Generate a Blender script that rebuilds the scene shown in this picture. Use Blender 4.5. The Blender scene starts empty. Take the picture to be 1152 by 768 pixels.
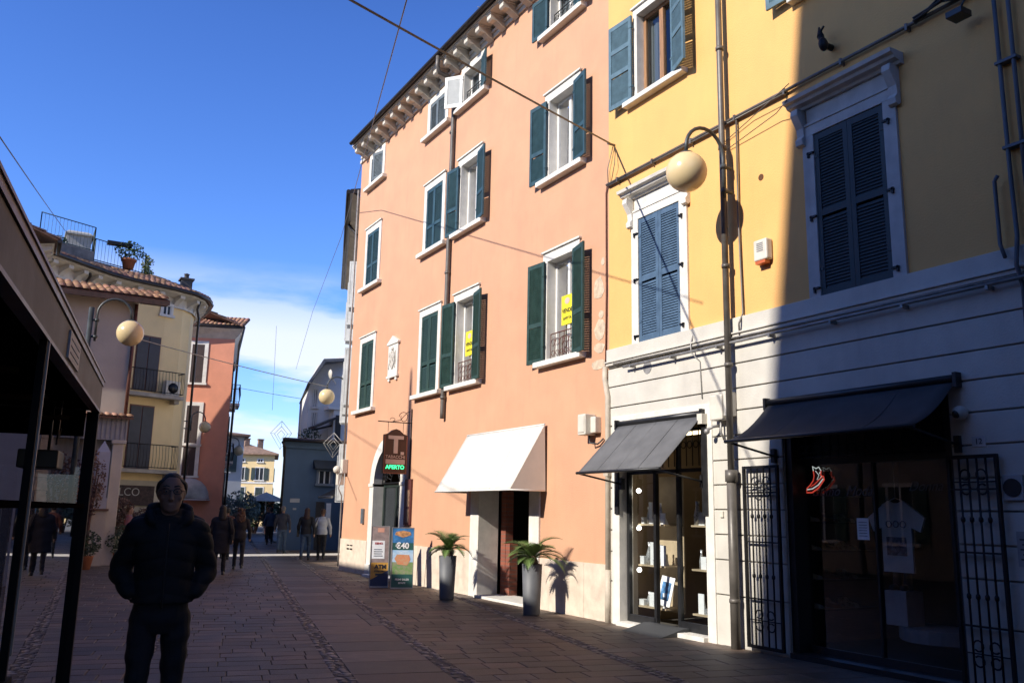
import bpy, bmesh, math, random
from mathutils import Vector, Matrix, noise
random.seed(7)
R = math.radians
scene = bpy.context.scene
COL = scene.collection
X0 = 8.25                      # plane of the long facade on the right of the street
# ------------------------------------------------------------------ materials
_m = {}
def node(nt, t, **kw):
    n = nt.nodes.new(t)
    for k, v in kw.items(): setattr(n, k, v)
    return n
def mat(name, col, rough=.7, var=.12, scale=3.0, bump=.0, bscale=60, metal=0, col2=None, spec=.5, stain=None, attr=None, emit=None, emit_s=0, stretch=None, grime=0):
    if name in _m: return _m[name]
    m = bpy.data.materials.new(name); m.use_nodes = True; nt = m.node_tree
    b = nt.nodes['Principled BSDF']; L = nt.links.new
    b.inputs['Roughness'].default_value = rough; b.inputs['Metallic'].default_value = metal
    b.inputs['Specular IOR Level'].default_value = spec
    tc = node(nt, 'ShaderNodeTexCoord')
    src = tc.outputs['Object']
    if stretch:
        mp = node(nt, 'ShaderNodeMapping'); mp.inputs['Scale'].default_value = stretch; L(src, mp.inputs[0]); src = mp.outputs[0]
    nz = node(nt, 'ShaderNodeTexNoise'); nz.inputs['Scale'].default_value = scale; nz.inputs['Detail'].default_value = 6; nz.inputs['Roughness'].default_value = .6
    L(src, nz.inputs['Vector'])
    rp = node(nt, 'ShaderNodeValToRGB')
    c2 = col2 or tuple(c * (1 - 2.2 * var) for c in col)
    c1 = tuple(min(1, c * (1 + var)) for c in col) if not col2 else col
    rp.color_ramp.elements[0].position = .3; rp.color_ramp.elements[1].position = .7
    rp.color_ramp.elements[0].color = (*c2, 1); rp.color_ramp.elements[1].color = (*c1, 1)
    L(nz.outputs['Fac'], rp.inputs[0]); out = rp.outputs[0]
    if stain:      # streaky dirt that sits on the surface itself
        scol, samt, sscale = stain
        mp = node(nt, 'ShaderNodeMapping'); mp.inputs['Scale'].default_value = (1.0, 1.0, .12); L(tc.outputs['Object'], mp.inputs[0])
        n2 = node(nt, 'ShaderNodeTexNoise'); n2.inputs['Scale'].default_value = sscale; n2.inputs['Detail'].default_value = 8; n2.inputs['Roughness'].default_value = .7
        L(mp.outputs[0], n2.inputs['Vector'])
        r2 = node(nt, 'ShaderNodeValToRGB'); r2.color_ramp.elements[0].position = .52; r2.color_ramp.elements[1].position = .78
        r2.color_ramp.elements[0].color = (0, 0, 0, 1); r2.color_ramp.elements[1].color = (samt,) * 3 + (1,)
        L(n2.outputs['Fac'], r2.inputs[0])
        mx = node(nt, 'ShaderNodeMix', data_type='RGBA'); L(r2.outputs[0], mx.inputs[0]); L(out, mx.inputs[6]); mx.inputs[7].default_value = (*scol, 1)
        out = mx.outputs[2]
    if attr:
        at = node(nt, 'ShaderNodeAttribute', attribute_name=attr)
        mx = node(nt, 'ShaderNodeMix', data_type='RGBA', blend_type='MULTIPLY'); mx.inputs[0].default_value = 1
        L(out, mx.inputs[6]); L(at.outputs['Color'], mx.inputs[7]); out = mx.outputs[2]
    L(out, b.inputs['Base Color'])
    if bump:
        nb = node(nt, 'ShaderNodeTexNoise'); nb.inputs['Scale'].default_value = bscale; nb.inputs['Detail'].default_value = 8; L(src, nb.inputs['Vector'])
        bp = node(nt, 'ShaderNodeBump'); bp.inputs['Strength'].default_value = bump; bp.inputs['Distance'].default_value = .02
        L(nb.outputs['Fac'], bp.inputs['Height']); L(bp.outputs[0], b.inputs['Normal'])
    rr = node(nt, 'ShaderNodeMapRange'); rr.inputs[3].default_value = max(.02, rough - .12); rr.inputs[4].default_value = min(1, rough + .12)
    L(nz.outputs['Fac'], rr.inputs[0]); L(rr.outputs[0], b.inputs['Roughness'])
    if emit:
        b.inputs['Emission Color'].default_value = (*emit, 1); b.inputs['Emission Strength'].default_value = emit_s
    _m[name] = m; return m
def glass(name, tint=(.9, .95, .95), refl=.12, rough=.01, ior=1.5):
    if name in _m: return _m[name]
    m = bpy.data.materials.new(name); m.use_nodes = True; nt = m.node_tree; L = nt.links.new
    nt.nodes.remove(nt.nodes['Principled BSDF'])
    out = nt.nodes['Material Output']
    tr = node(nt, 'ShaderNodeBsdfTransparent'); tr.inputs[0].default_value = (*tint, 1)
    gl = node(nt, 'ShaderNodeBsdfGlossy'); gl.inputs['Roughness'].default_value = rough
    fr = node(nt, 'ShaderNodeFresnel'); fr.inputs[0].default_value = ior
    nz = node(nt, 'ShaderNodeTexNoise'); nz.inputs['Scale'].default_value = 1.3
    bp = node(nt, 'ShaderNodeBump'); bp.inputs['Strength'].default_value = .04; bp.inputs['Distance'].default_value = .05
    L(nz.outputs['Fac'], bp.inputs['Height']); L(bp.outputs[0], gl.inputs['Normal'])
    ad = node(nt, 'ShaderNodeMath', operation='ADD'); ad.inputs[1].default_value = refl; ad.use_clamp = True
    L(fr.outputs[0], ad.inputs[0])
    mx = node(nt, 'ShaderNodeMixShader'); L(ad.outputs[0], mx.inputs[0]); L(tr.outputs[0], mx.inputs[1]); L(gl.outputs[0], mx.inputs[2])
    L(mx.outputs[0], out.inputs[0]); _m[name] = m; return m
def brickmat(name, c1, c2, mortar, sc=1.0, bw=.24, bh=.07, rough=.8, axes='yz'):
    if name in _m: return _m[name]
    m = bpy.data.materials.new(name); m.use_nodes = True; nt = m.node_tree; L = nt.links.new
    b = nt.nodes['Principled BSDF']; b.inputs['Roughness'].default_value = rough
    tc = node(nt, 'ShaderNodeTexCoord'); sp = node(nt, 'ShaderNodeSeparateXYZ'); cb = node(nt, 'ShaderNodeCombineXYZ')
    L(tc.outputs['Object'], sp.inputs[0]); L(sp.outputs['XYZ'.index(axes[0].upper())], cb.inputs[0]); L(sp.outputs['XYZ'.index(axes[1].upper())], cb.inputs[1])
    br = node(nt, 'ShaderNodeTexBrick'); br.inputs['Scale'].default_value = sc
    br.inputs['Brick Width'].default_value = bw; br.inputs['Row Height'].default_value = bh; br.inputs['Mortar Size'].default_value = .006
    br.inputs['Color1'].default_value = (*c1, 1); br.inputs['Color2'].default_value = (*c2, 1); br.inputs['Mortar'].default_value = (*mortar, 1)
    L(cb.outputs[0], br.inputs['Vector']); L(br.outputs['Color'], b.inputs['Base Color'])
    bp = node(nt, 'ShaderNodeBump'); bp.invert = True; bp.inputs['Distance'].default_value = .01; L(br.outputs['Fac'], bp.inputs['Height']); L(bp.outputs[0], b.inputs['Normal'])
    _m[name] = m; return m

PINK = mat('salmon stucco', (.61, .33, .20), .85, .04, 1.3, .25, 45, stain=((.44, .23, .16), .26, 5.5))
YELL = mat('yellow stucco', (.78, .435, .15), .85, .04, 1.1, .25, 45, stain=((.56, .34, .13), .3, 5))
WHITEW = mat('white rusticated render', (.59, .56, .50), .8, .06, 2.0, .22, 50, stain=((.42, .39, .36), .6, 1.6))
STONE = mat('pale window stone', (.72, .69, .63), .75, .07, 5, .15, 80, stain=((.46, .42, .37), .45, 4))
DADO = mat('cream plinth stone', (.68, .57, .46), .8, .10, 4, .2, 60, stain=((.48, .36, .28), .6, 2.5))
CORN = mat('cornice cream paint', (.62, .57, .49), .75, .08, 4, .1, 60)
GREEN = mat('dark green shutter paint', (.024, .060, .050), .55, .15, 8, .06, 60, stain=((.06, .10, .09), .5, 6))
TEAL = mat('teal shutter paint', (.030, .075, .092), .5, .15, 8, .06, 60, stain=((.06, .12, .14), .5, 6))
BLUE = mat('blue shutter paint', (.07, .125, .20), .55, .12, 8, .06, 60, stain=((.09, .16, .24), .5, 6))
GBLUE = mat('grey blue shutter paint', (.10, .175, .22), .55, .12, 8, .06, 60)
DKSH = mat('shade darkened shutter paint', (.03, .045, .05), .6, .12, 8, .06, 60)  # shade over the right-hand yellow window is put into this dark colour
GREYSH = mat('weathered grey shutter paint', (.12, .15, .17), .6, .15, 8, .06, 60)
WHSH = mat('sun glare shutter white', (.68, .70, .69), .5, .06, 8, .05, 60)  # sun glare on a blue-green leaf, painted as a white colour
WPAINT = mat('white joinery paint', (.72, .71, .68), .5, .05, 6)
WOOD = mat('warm joinery wood', (.36, .19, .09), .55, .18, 5, .1, 40, stretch=(8, 8, .6))
IRON = mat('black wrought iron', (.012, .012, .014), .5, .2, 20, .05, 80, metal=.3)
RUST = mat('red brown iron', (.14, .05, .035), .7, .2, 20)
DGREY = mat('dark grey metal', (.035, .036, .04), .4, .15, 8, metal=.5)
PIPE = mat('grey brown pipe', (.15, .135, .12), .45, .2, 3, .05, 30, metal=.2)
GPIPE = mat('galvanised pipe', (.34, .33, .32), .5, .15, 6, metal=.4)
BEIGE = mat('beige painted pipe', (.55, .48, .39), .7, .12, 4)
COPPER = mat('brown gutter metal', (.045, .038, .036), .4, .2, 4, metal=.5)
LAMPP = mat('grey lamp post paint', (.075, .085, .09), .45, .15, 6, metal=.3)
GLOBE = mat('yellowed acrylic globe', (.74, .58, .33), .22, .03, 2)
CREAMPL = mat('cream plastic', (.66, .62, .54), .5, .06, 6)
DARKPL = mat('dark plastic', (.02, .02, .022), .4, .1, 6)
CANW = mat('white awning cloth', (.70, .67, .61), .9, .04, 3, .12, 220)
CANG = mat('charcoal awning cloth', (.125, .127, .135), .85, .12, 3, .12, 220)
CANB = mat('black awning cloth', (.06, .06, .064), .85, .15, 3, .12, 220)
GLASS = glass('window glass', (.55, .62, .66), .06)
SHOPG = glass('shop glass', (.86, .89, .89), 0, ior=1.22)
SHOPD = glass('dark shop glass', (.80, .83, .84), .035, ior=1.42)
KIOG = glass('kiosk glass', (.46, .48, .50), 0.03, ior=1.35)
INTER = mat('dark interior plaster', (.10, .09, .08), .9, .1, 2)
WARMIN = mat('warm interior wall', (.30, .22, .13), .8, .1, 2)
CURT = mat('grey curtain', (.30, .30, .30), .9, .1, 5, stretch=(12, 12, .4))
TILE = mat('terracotta roof tile', (.36, .20, .13), .85, .25, 7, .3, 40, attr='tint', stain=((.12, .10, .08), .8, 9))
# ------------------------------------------------------------------ mesh collector
ORI = {}
class MB:
    def __init__(s): s.v = []; s.f = []; s.c = []; s.sm = []; s.tint = None
    def add(s, vs, fs, smooth=False):
        b = len(s.v); s.v += [tuple(p) for p in vs]
        for f in fs: s.f.append([b + i for i in f]); s.sm.append(smooth); s.c.append(s.tint or (1, 1, 1))
        return s
    def box(s, x0, x1, y0, y1, z0, z1, M=None):
        if x0 > x1: x0, x1 = x1, x0
        if y0 > y1: y0, y1 = y1, y0
        if z0 > z1: z0, z1 = z1, z0
        vs = [Vector((x, y, z)) for x in (x0, x1) for y in (y0, y1) for z in (z0, z1)]
        if M: vs = [M @ v for v in vs]
        return s.add(vs, [(0, 1, 3, 2), (4, 6, 7, 5), (0, 4, 5, 1), (2, 3, 7, 6), (0, 2, 6, 4), (1, 5, 7, 3)])
    def quad(s, *p): return s.add(p, [tuple(range(len(p)))])
    def prism(s, poly, d):      # polygon of 3D points extruded by vector d
        n = len(poly); d = Vector(d); a = [Vector(p) for p in poly]
        return s.add(a + [p + d for p in a], [tuple(range(n))[::-1], tuple(range(n, 2 * n))] + [(i, (i + 1) % n, n + (i + 1) % n, n + i) for i in range(n)])
    def tube(s, pts, r, n=8, cap=True, smooth=True):
        pts = [Vector(p) for p in pts]; rs = r if isinstance(r, (list, tuple)) else [r] * len(pts)
        vs = []; up = None
        for i, p in enumerate(pts):
            d = (pts[min(i + 1, len(pts) - 1)] - pts[max(i - 1, 0)]).normalized()
            if up is None: up = d.orthogonal().normalized()
            else:
                up = up - d * up.dot(d)
                up = up.normalized() if up.length > 1e-5 else d.orthogonal().normalized()
            b = d.cross(up)
            for k in range(n):
                a = 2 * math.pi * k / n; vs.append(p + (up * math.cos(a) + b * math.sin(a)) * rs[i])
        fs = []
        for i in range(len(pts) - 1):
            for k in range(n): fs.append((i * n + k, i * n + (k + 1) % n, (i + 1) * n + (k + 1) % n, (i + 1) * n + k))
        s.add(vs, fs, smooth)
        if cap:
            b = len(s.v) - len(vs)
            s.f.append([b + k for k in range(n)][::-1]); s.sm.append(False); s.c.append(s.tint or (1, 1, 1))
            s.f.append([b + (len(pts) - 1) * n + k for k in range(n)]); s.sm.append(False); s.c.append(s.tint or (1, 1, 1))
        return s
    def sphere(s, c, r, nu=24, nv=14):
        r = r if isinstance(r, (tuple, list)) else (r, r, r); c = Vector(c)
        vs = [c + Vector((0, 0, r[2]))]
        for j in range(1, nv):
            t = math.pi * j / nv
            for i in range(nu):
                a = 2 * math.pi * i / nu; vs.append(c + Vector((r[0] * math.sin(t) * math.cos(a), r[1] * math.sin(t) * math.sin(a), r[2] * math.cos(t))))
        vs.append(c - Vector((0, 0, r[2]))); fs = []
        for i in range(nu):
            fs.append((0, 1 + i, 1 + (i + 1) % nu)); fs.append((len(vs) - 1, 1 + (nv - 2) * nu + (i + 1) % nu, 1 + (nv - 2) * nu + i))
            for j in range(nv - 2): a = 1 + j * nu; fs.append((a + i, a + nu + i, a + nu + (i + 1) % nu, a + (i + 1) % nu))
        return s.add(vs, fs, True)
    def lathe(s, prof, c, n=24):   # prof: (r, z)
        vs = [(c[0] + r * math.cos(2 * math.pi * k / n), c[1] + r * math.sin(2 * math.pi * k / n), c[2] + z) for r, z in prof for k in range(n)]
        fs = [(i * n + k, i * n + (k + 1) % n, (i + 1) * n + (k + 1) % n, (i + 1) * n + k) for i in range(len(prof) - 1) for k in range(n)]
        return s.add(vs, fs, True)
    def build(s, name, m, parent=None, origin=None, bevel=0):
        o3 = Vector(origin) if origin is not None else (ORI[parent.name] if parent else Vector((0, 0, 0)))
        me = bpy.data.meshes.new(name); me.from_pydata([Vector(p) - o3 for p in s.v], [], s.f)
        me.polygons.foreach_set('use_smooth', s.sm)
        if any(c != (1, 1, 1) for c in s.c):
            ca = me.color_attributes.new('tint', 'FLOAT_COLOR', 'CORNER'); d = []
            for p, c in zip(me.polygons, s.c): d += [*c, 1] * p.loop_total
            ca.data.foreach_set('color', d)
        elif m and m.name in ('terracotta roof tile',):
            ca = me.color_attributes.new('tint', 'FLOAT_COLOR', 'CORNER'); ca.data.foreach_set('color', [1.0] * (4 * len(me.loops)))
        me.materials.append(m); bm = bmesh.new(); bm.from_mesh(me); bmesh.ops.recalc_face_normals(bm, faces=bm.faces); bm.to_mesh(me); bm.free()
        o = bpy.data.objects.new(name, me); COL.objects.link(o)
        if parent: o.parent = parent
        else: o.location = o3
        ORI[o.name] = o3
        if bevel:
            b = o.modifiers.new('bevel', 'BEVEL'); b.width = bevel; b.segments = 2; b.limit_method = 'ANGLE'
        return o
def tag(o, label=None, cat=None, group=None, kind=None):
    for k, v in (('label', label), ('category', cat), ('group', group), ('kind', kind)):
        if v: o[k] = v
    return o
def thing(name, label, cat, loc, group=None):
    o = bpy.data.objects.new(name, None); o.empty_display_size = .2; COL.objects.link(o); o.location = loc; ORI[o.name] = Vector(loc)
    return tag(o, label, cat, group)
def solo(mb, name, m, label, cat, loc, group=None, bevel=0):
    return tag(mb.build(name, m, None, loc, bevel), label, cat, group)
def struct(mb, name, m): return tag(mb.build(name, m), kind='structure')
def lettering(txt, size, M, m, parent, name='lettering', align='CENTER', ext=.002, bold=0, sx=1.0, shear=0):
    cu = bpy.data.curves.new(name, 'FONT'); cu.shear = shear; cu.body = txt; cu.size = size; cu.align_x = align; cu.align_y = 'CENTER'; cu.extrude = ext; cu.offset = bold
    t = bpy.data.objects.new('tmp', cu); COL.objects.link(t)
    dg = bpy.context.evaluated_depsgraph_get(); me = bpy.data.meshes.new_from_object(t.evaluated_get(dg))
    COL.objects.unlink(t); bpy.data.objects.remove(t)
    me.transform(Matrix.Scale(sx, 4, (1, 0, 0))); me.transform(M); me.transform(Matrix.Translation(-ORI[parent.name]))
    me.materials.clear(); me.materials.append(m)
    o = bpy.data.objects.new(name, me); COL.objects.link(o); o.parent = parent; ORI[o.name] = ORI[parent.name]; return o
def frameM(o, u, v):      # matrix: local x->u, local y->v, z->normal
    u = Vector(u).normalized(); v = Vector(v).normalized(); w = u.cross(v)
    return Matrix(((u.x, v.x, w.x, o[0]), (u.y, v.y, w.y, o[1]), (u.z, v.z, w.z, o[2]), (0, 0, 0, 1)))
def colmat(name, col, **k): return mat(name, col, k.pop('rough', .7), k.pop('var', .06), **k)

# ------------------------------------------------------------------ world, sun, camera
SUND = Vector((1, .13, -.60)).normalized()
w = bpy.data.worlds.new('World'); scene.world = w; w.use_nodes = True
nt = w.node_tree; L = nt.links.new
bg = nt.nodes['Background']; bg.inputs[1].default_value = .100
sky = node(nt, 'ShaderNodeTexSky', sky_type='NISHITA'); sky.sun_disc = False
sky.sun_elevation = math.asin(-SUND.z); sky.sun_rotation = math.atan2(-SUND.x, -SUND.y)
sky.air_density = 1.0; sky.dust_density = .2; sky.ozone_density = 3.0; sky.altitude = 200
hs = node(nt, 'ShaderNodeHueSaturation'); hs.inputs['Saturation'].default_value = 1.15; hs.inputs['Value'].default_value = 1.0
L(sky.outputs[0], hs.inputs['Color'])
tc = node(nt, 'ShaderNodeTexCoord'); sep = node(nt, 'ShaderNodeSeparateXYZ'); L(tc.outputs['Generated'], sep.inputs[0])
mp = node(nt, 'ShaderNodeMapping'); mp.inputs['Scale'].default_value = (1.6, 1.6, 7.5); mp.inputs['Location'].default_value = (.35, .1, .42); L(tc.outputs['Generated'], mp.inputs[0])
L(sep.outputs[2], gr.inputs[0]) if 0 else None
nz = node(nt, 'ShaderNodeTexNoise'); nz.inputs['Scale'].default_value = 2.1; nz.inputs['Detail'].default_value = 9; nz.inputs['Roughness'].default_value = .55; L(mp.outputs[0], nz.inputs['Vector'])
cr = node(nt, 'ShaderNodeValToRGB'); cr.color_ramp.elements[0].position = .44; cr.color_ramp.elements[1].position = .60; v1 = node(nt, 'ShaderNodeVectorMath', operation='SUBTRACT'); L(tc.outputs['Generated'], v1.inputs[0]); v1.inputs[1].default_value = (.268, .944, .178)
v2 = node(nt, 'ShaderNodeVectorMath', operation='MULTIPLY'); L(v1.outputs[0], v2.inputs[0]); v2.inputs[1].default_value = (5, 5, 22)
v3 = node(nt, 'ShaderNodeVectorMath', operation='LENGTH'); L(v2.outputs[0], v3.inputs[0])
vr = node(nt, 'ShaderNodeMapRange'); vr.inputs[1].default_value = 0; vr.inputs[2].default_value = 1.4; vr.inputs[3].default_value = .21; vr.inputs[4].default_value = 0; L(v3.outputs['Value'], vr.inputs[0])
va = node(nt, 'ShaderNodeMath', operation='ADD'); L(nz.outputs['Fac'], va.inputs[0]); L(vr.outputs[0], va.inputs[1]); L(va.outputs[0], cr.inputs[0])
er = node(nt, 'ShaderNodeValToRGB'); e = er.color_ramp.elements; e[0].position = .0; e[0].color = (1, 1, 1, 1); e[1].position = .27; e[1].color = (0, 0, 0, 1)
n3 = e.new(.19); n3.color = (.85, .85, .85, 1); L(sep.outputs[2], er.inputs[0])
mm = node(nt, 'ShaderNodeMath', operation='MULTIPLY'); L(cr.outputs[0], mm.inputs[0]); L(er.outputs[0], mm.inputs[1])
mx = node(nt, 'ShaderNodeMix', data_type='RGBA'); L(mm.outputs[0], mx.inputs[0]); tn = node(nt, 'ShaderNodeMix', data_type='RGBA', blend_type='MULTIPLY'); tn.inputs[0].default_value = 1; L(hs.outputs[0], tn.inputs[6]); tn.inputs[7].default_value = (1.12, 1.30, 1.95, 1); gr = node(nt, 'ShaderNodeValToRGB'); ge = gr.color_ramp.elements; ge[0].position = 0; ge[0].color = (1.25, 1.2, 1.1, 1); ge[1].position = .95; ge[1].color = (.32, .32, .32, 1); g2 = ge.new(.22); g2.color = (1.1, 1.1, 1.08, 1); g3 = ge.new(.5); g3.color = (.90, .90, .94, 1); gm = node(nt, 'ShaderNodeMix', data_type='RGBA', blend_type='MULTIPLY'); gm.inputs[0].default_value = 1; L(tn.outputs[2], gm.inputs[6]); L(gr.outputs[0], gm.inputs[7]); L(gm.outputs[2], mx.inputs[6]); mx.inputs[7].default_value = (7.8, 8.2, 9.0, 1)
L(sep.outputs[2], gr.inputs[0]); L(mx.outputs[2], bg.inputs[0])
sl = bpy.data.lights.new('sun', 'SUN'); sl.energy = 4.9; sl.angle = R(.53); sl.color = (1, .93, .82)
so = bpy.data.objects.new('sun', sl); COL.objects.link(so); so.rotation_euler = SUND.to_track_quat('-Z', 'Y').to_euler(); so.location = (-20, 0, 20)
cam = bpy.data.cameras.new('camera'); co = bpy.data.objects.new('camera', cam); COL.objects.link(co); scene.camera = co
cam.sensor_width = 36; cam.sensor_fit = 'HORIZONTAL'; cam.lens = 36 * 985 / 1152; cam.clip_end = 3000; cam.clip_start = .05
yaw, pitch, roll = R(29.6), R(11.177), R(1.138)
co.matrix_world = Matrix.Translation((0, 0, 1.58)) @ Matrix.Rotation(-yaw, 4, 'Z') @ Matrix.Rotation(math.pi / 2 + pitch, 4, 'X') @ Matrix.Rotation(roll, 4, 'Z')
vs_ = scene.view_settings; vs_.view_transform = 'Standard'; vs_.look = 'None'; vs_.gamma = 1; vs_.exposure = .36
scene.cycles.max_bounces = 8; scene.cycles.transparent_max_bounces = 16

# ------------------------------------------------------------------ ground and paving
DU = Vector((.211, .9775, 0)); DN = Vector((.9775, -.211, 0))
def sp(u, n, z=0): return DU * u + DN * n + Vector((0, 0, z))
m = MB(); m.quad((-800, -800, -.016), (800, -800, -.016), (800, 800, -.016), (-800, 800, -.016))
struct(m, 'ground', mat('joint grit', (.045, .038, .034), .95, .2, 6, .3, 40))
PAVE = mat('porphyry paving', (.135, .097, .072), .62, .25, 1.1, .35, 55, attr='tint', stain=((.045, .036, .032), .75, 2))
CAR = mat('worn carriage slabs', (.125, .097, .082), .64, .2, 4, .28, 50, attr='tint')
COB = mat('pale cobble stone', (.20, .17, .15), .6, .25, 12, .3, 60, attr='tint')
def slab(m, u0, u1, n0, n1, zt):
    g = .003; dz = [zt + random.uniform(-.0022, .0022) for _ in range(4)]; c = .007
    u0 += g; u1 -= g; n0 += g; n1 -= g
    lo = [sp(u0, n0, -.02), sp(u1, n0, -.02), sp(u1, n1, -.02), sp(u0, n1, -.02)]
    mi = [sp(u0, n0, dz[0] - .006), sp(u1, n0, dz[1] - .006), sp(u1, n1, dz[2] - .006), sp(u0, n1, dz[3] - .006)]
    to = [sp(u0 + c, n0 + c, dz[0]), sp(u1 - c, n0 + c, dz[1]), sp(u1 - c, n1 - c, dz[2]), sp(u0 + c, n1 - c, dz[3])]
    k = random.uniform(.66, 1.30); h = random.uniform(-.07, .09)
    m.tint = (k * (1 + h), k, k * (1 - h * .6))
    fs = [(8, 9, 10, 11)] + [(i, (i + 1) % 4, 4 + (i + 1) % 4, 4 + i) for i in range(4)] + [(4 + i, 4 + (i + 1) % 4, 8 + (i + 1) % 4, 8 + i) for i in range(4)]
    m.add(lo + mi + to, fs)
STR = [-.75, 1.20, 2.32, 4.36]; SW = .085
def lane(m, n0, n1, du, wn, umax=62):
    u = -6.0
    while u < umax:
        d = du * random.uniform(.92, 1.08)
        n = n0 + (random.uniform(-.5, 0) * wn if n1 - n0 > 3 * wn else 0); first = True
        while n < n1 - 1e-3:
            ww = wn * random.uniform(.75, 1.3); e = min(n + ww, n1)
            if n1 - e < .12: e = n1
            slab(m, u, u + d, max(n, n0), e, 0); n = e
        u += d
m = MB()
lane(m, -9, STR[0] - SW, .30, .45); lane(m, STR[0] + SW, STR[1] - SW, .30, .42); lane(m, STR[2] + SW, STR[3] - SW, .34, .5); lane(m, STR[3] + SW, 9.5, .34, .5)
lane(m, 9.5, 24, .5, .7)
struct(m, 'street_paving', PAVE)
m = MB(); lane(m, STR[1] + SW, STR[2] - SW, .75, .92)
struct(m, 'carriage_track_slabs', CAR)
m = MB()
for n0 in STR: m.quad(sp(-4, n0 - SW, -.0045), sp(46, n0 - SW, -.0045), sp(46, n0 + SW, -.0045), sp(-4, n0 + SW, -.0045))
struct(m, 'cobble_bedding', mat('cobble bedding mortar', (.115, .09, .076), .9, .25, 9, .3, 60))
m = MB()
for n0 in STR:
    u = -4
    while u < 45:
        s_ = random.uniform(.06, .13)
        for k in (-1, 1):
            c = sp(u + random.uniform(-.04, .04), n0 + k * .05 + random.uniform(-.03, .03)); a0 = random.random() * 6
            npt = 7; q_ = random.uniform(.55, 1.25); rr = [random.uniform(.034, .056) * q_ for _ in range(npt)]
            kk = random.uniform(.35, 1.7); m.tint = (kk, kk * .97, kk * .93)
            P = [c + Vector((math.cos(a0 + 6.283 * i / npt) * rr[i], math.sin(a0 + 6.283 * i / npt) * rr[i], -.02)) for i in range(npt)]
            Q = [c + (p - c) * 1.0 + Vector((0, 0, .018)) for p in P]; T = [c + (p - c) * .75 + Vector((0, 0, .028 + random.uniform(0, .006))) for p in P]
            for v in Q: v.z = -.004
            for v in T: v.z = .001 + kk * .0015
            m.add(P + Q + T, [tuple(range(2 * npt, 3 * npt))] + [(j * npt + i, j * npt + (i + 1) % npt, (j + 1) * npt + (i + 1) % npt, (j + 1) * npt + i) for j in (0, 1) for i in range(npt)], True)
        u += s_
struct(m, 'cobble_strips', COB)
m = MB(); m.prism([(4.6, 31.0, -.01), (11.6, 31.8, -.01), (11.6, 33.2, -.01), (4.6, 32.4, -.01)], (0, 0, .018)); struct(m, 'pale_stone_band', mat('pale band stone', (.55, .52, .48), .7, .12, 3))
m = MB(); m.quad((-60, 62, -.004), (120, 62, -.004), (120, 220, -.004), (-60, 220, -.004)); struct(m, 'far_pavement', mat('far paving', (.13, .115, .11), .7, .2, 3))

# ------------------------------------------------------------------ facade helpers (facades lie in planes of constant x, facing the street)
def sheet(m, x, y0, y1, z0, z1, holes):
    ys = sorted({y0, y1} | {min(max(h[i], y0), y1) for h in holes for i in (0, 1)}); zs = sorted({z0, z1} | {min(max(h[i], z0), z1) for h in holes for i in (2, 3)})
    for a, b in zip(ys, ys[1:]):
        for c, d in zip(zs, zs[1:]):
            cy, cz = (a + b) / 2, (c + d) / 2
            if any(h[0] < cy < h[1] and h[2] < cz < h[3] for h in holes): continue
            m.quad((x, a, c), (x, b, c), (x, b, d), (x, a, d))
def leaf(name, parent, hinge, z0, z1, w, ang, m, side=1, th=.035, rails=(.0, .42, 1.0), slat=.042, label=None):
    """louvred leaf: hinge (x,y); width direction starts along -y*side rotated by ang away from the wall"""
    mb = MB(); st = .065; h = z1 - z0
    a = ang + R(random.uniform(-1.2, 1.8)) * (abs(hinge[0] - X0) > .03); uy = math.cos(a) * side; ux = -math.sin(a)
    M = Matrix(((uy * 0 + ux, -uy, 0, hinge[0]), (uy, ux, 0, hinge[1]), (0, 0, 1, z0), (0, 0, 0, 1)))
    # local x = along width, local y = normal
    mb.box(0, st, -th / 2, th / 2, 0, h, M); mb.box(w - st, w, -th / 2, th / 2, 0, h, M)
    zr = [r * h for r in rails]
    for i, z in enumerate(zr):
        a0 = z if i == 0 else (z - .08 if i == len(zr) - 1 else z - .04); mb.box(st, w - st, -th / 2 + .002, th / 2 - .002, a0, a0 + .08, M)
    for z_a, z_b in zip(zr, zr[1:]):
        z = z_a + .055
        while z < z_b - .065:
            T = M @ Matrix.Translation((0, 0, z)) @ Matrix.Rotation(R((63 if abs(hinge[0] - X0) > .03 else -64) * side), 4, 'X')
            mb.box(st, w - st, -.024, .024, -.004, .004, T); z += slat
    for zz in (.15 * h, .85 * h): mb.box(-.012, .05, -th / 2 - .008, th / 2 + .008, zz, zz + .035, M)
    o = mb.build(name, m, parent)
    if label: o['label'] = label
    return o
def surround(m, x, yc, w, z0, z1, sw=.15, top=.17, proud=.03, deep=.24, cap=True):
    m.box(x - proud, x + deep, yc - w / 2 - sw, yc - w / 2, z0, z1); m.box(x - proud, x + deep, yc + w / 2, yc + w / 2 + sw, z0, z1)
    m.box(x - proud, x + deep, yc - w / 2 - sw, yc + w / 2 + sw, z1, z1 + top)
    if cap: m.box(x - proud - .035, x, yc - w / 2 - sw - .03, yc + w / 2 + sw + .03, z1 + top, z1 + top + .035)
def sash(parent, x, yc, w, z0, z1, m, gm=None, mull=True, fr=.05, name='sash'):
    gm = gm or GLASS; s = MB(); a, b = yc - w / 2, yc + w / 2
    s.box(x, x + .05, a, a + fr, z0, z1); s.box(x, x + .05, b - fr, b, z0, z1); s.box(x, x + .05, a + fr, b - fr, z0, z0 + fr); s.box(x, x + .05, a + fr, b - fr, z1 - fr, z1)
    if mull: s.box(x - .008, x + .05, yc - fr * .8, yc + fr * .8, z0 + fr, z1 - fr)
    o = s.build(name, m, parent)
    g = MB(); g.quad((x + .025, a + fr, z0 + fr), (x + .025, b - fr, z0 + fr), (x + .025, b - fr, z1 - fr), (x + .025, a + fr, z1 - fr)); g.build('glass', gm, parent)
    return o
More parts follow.
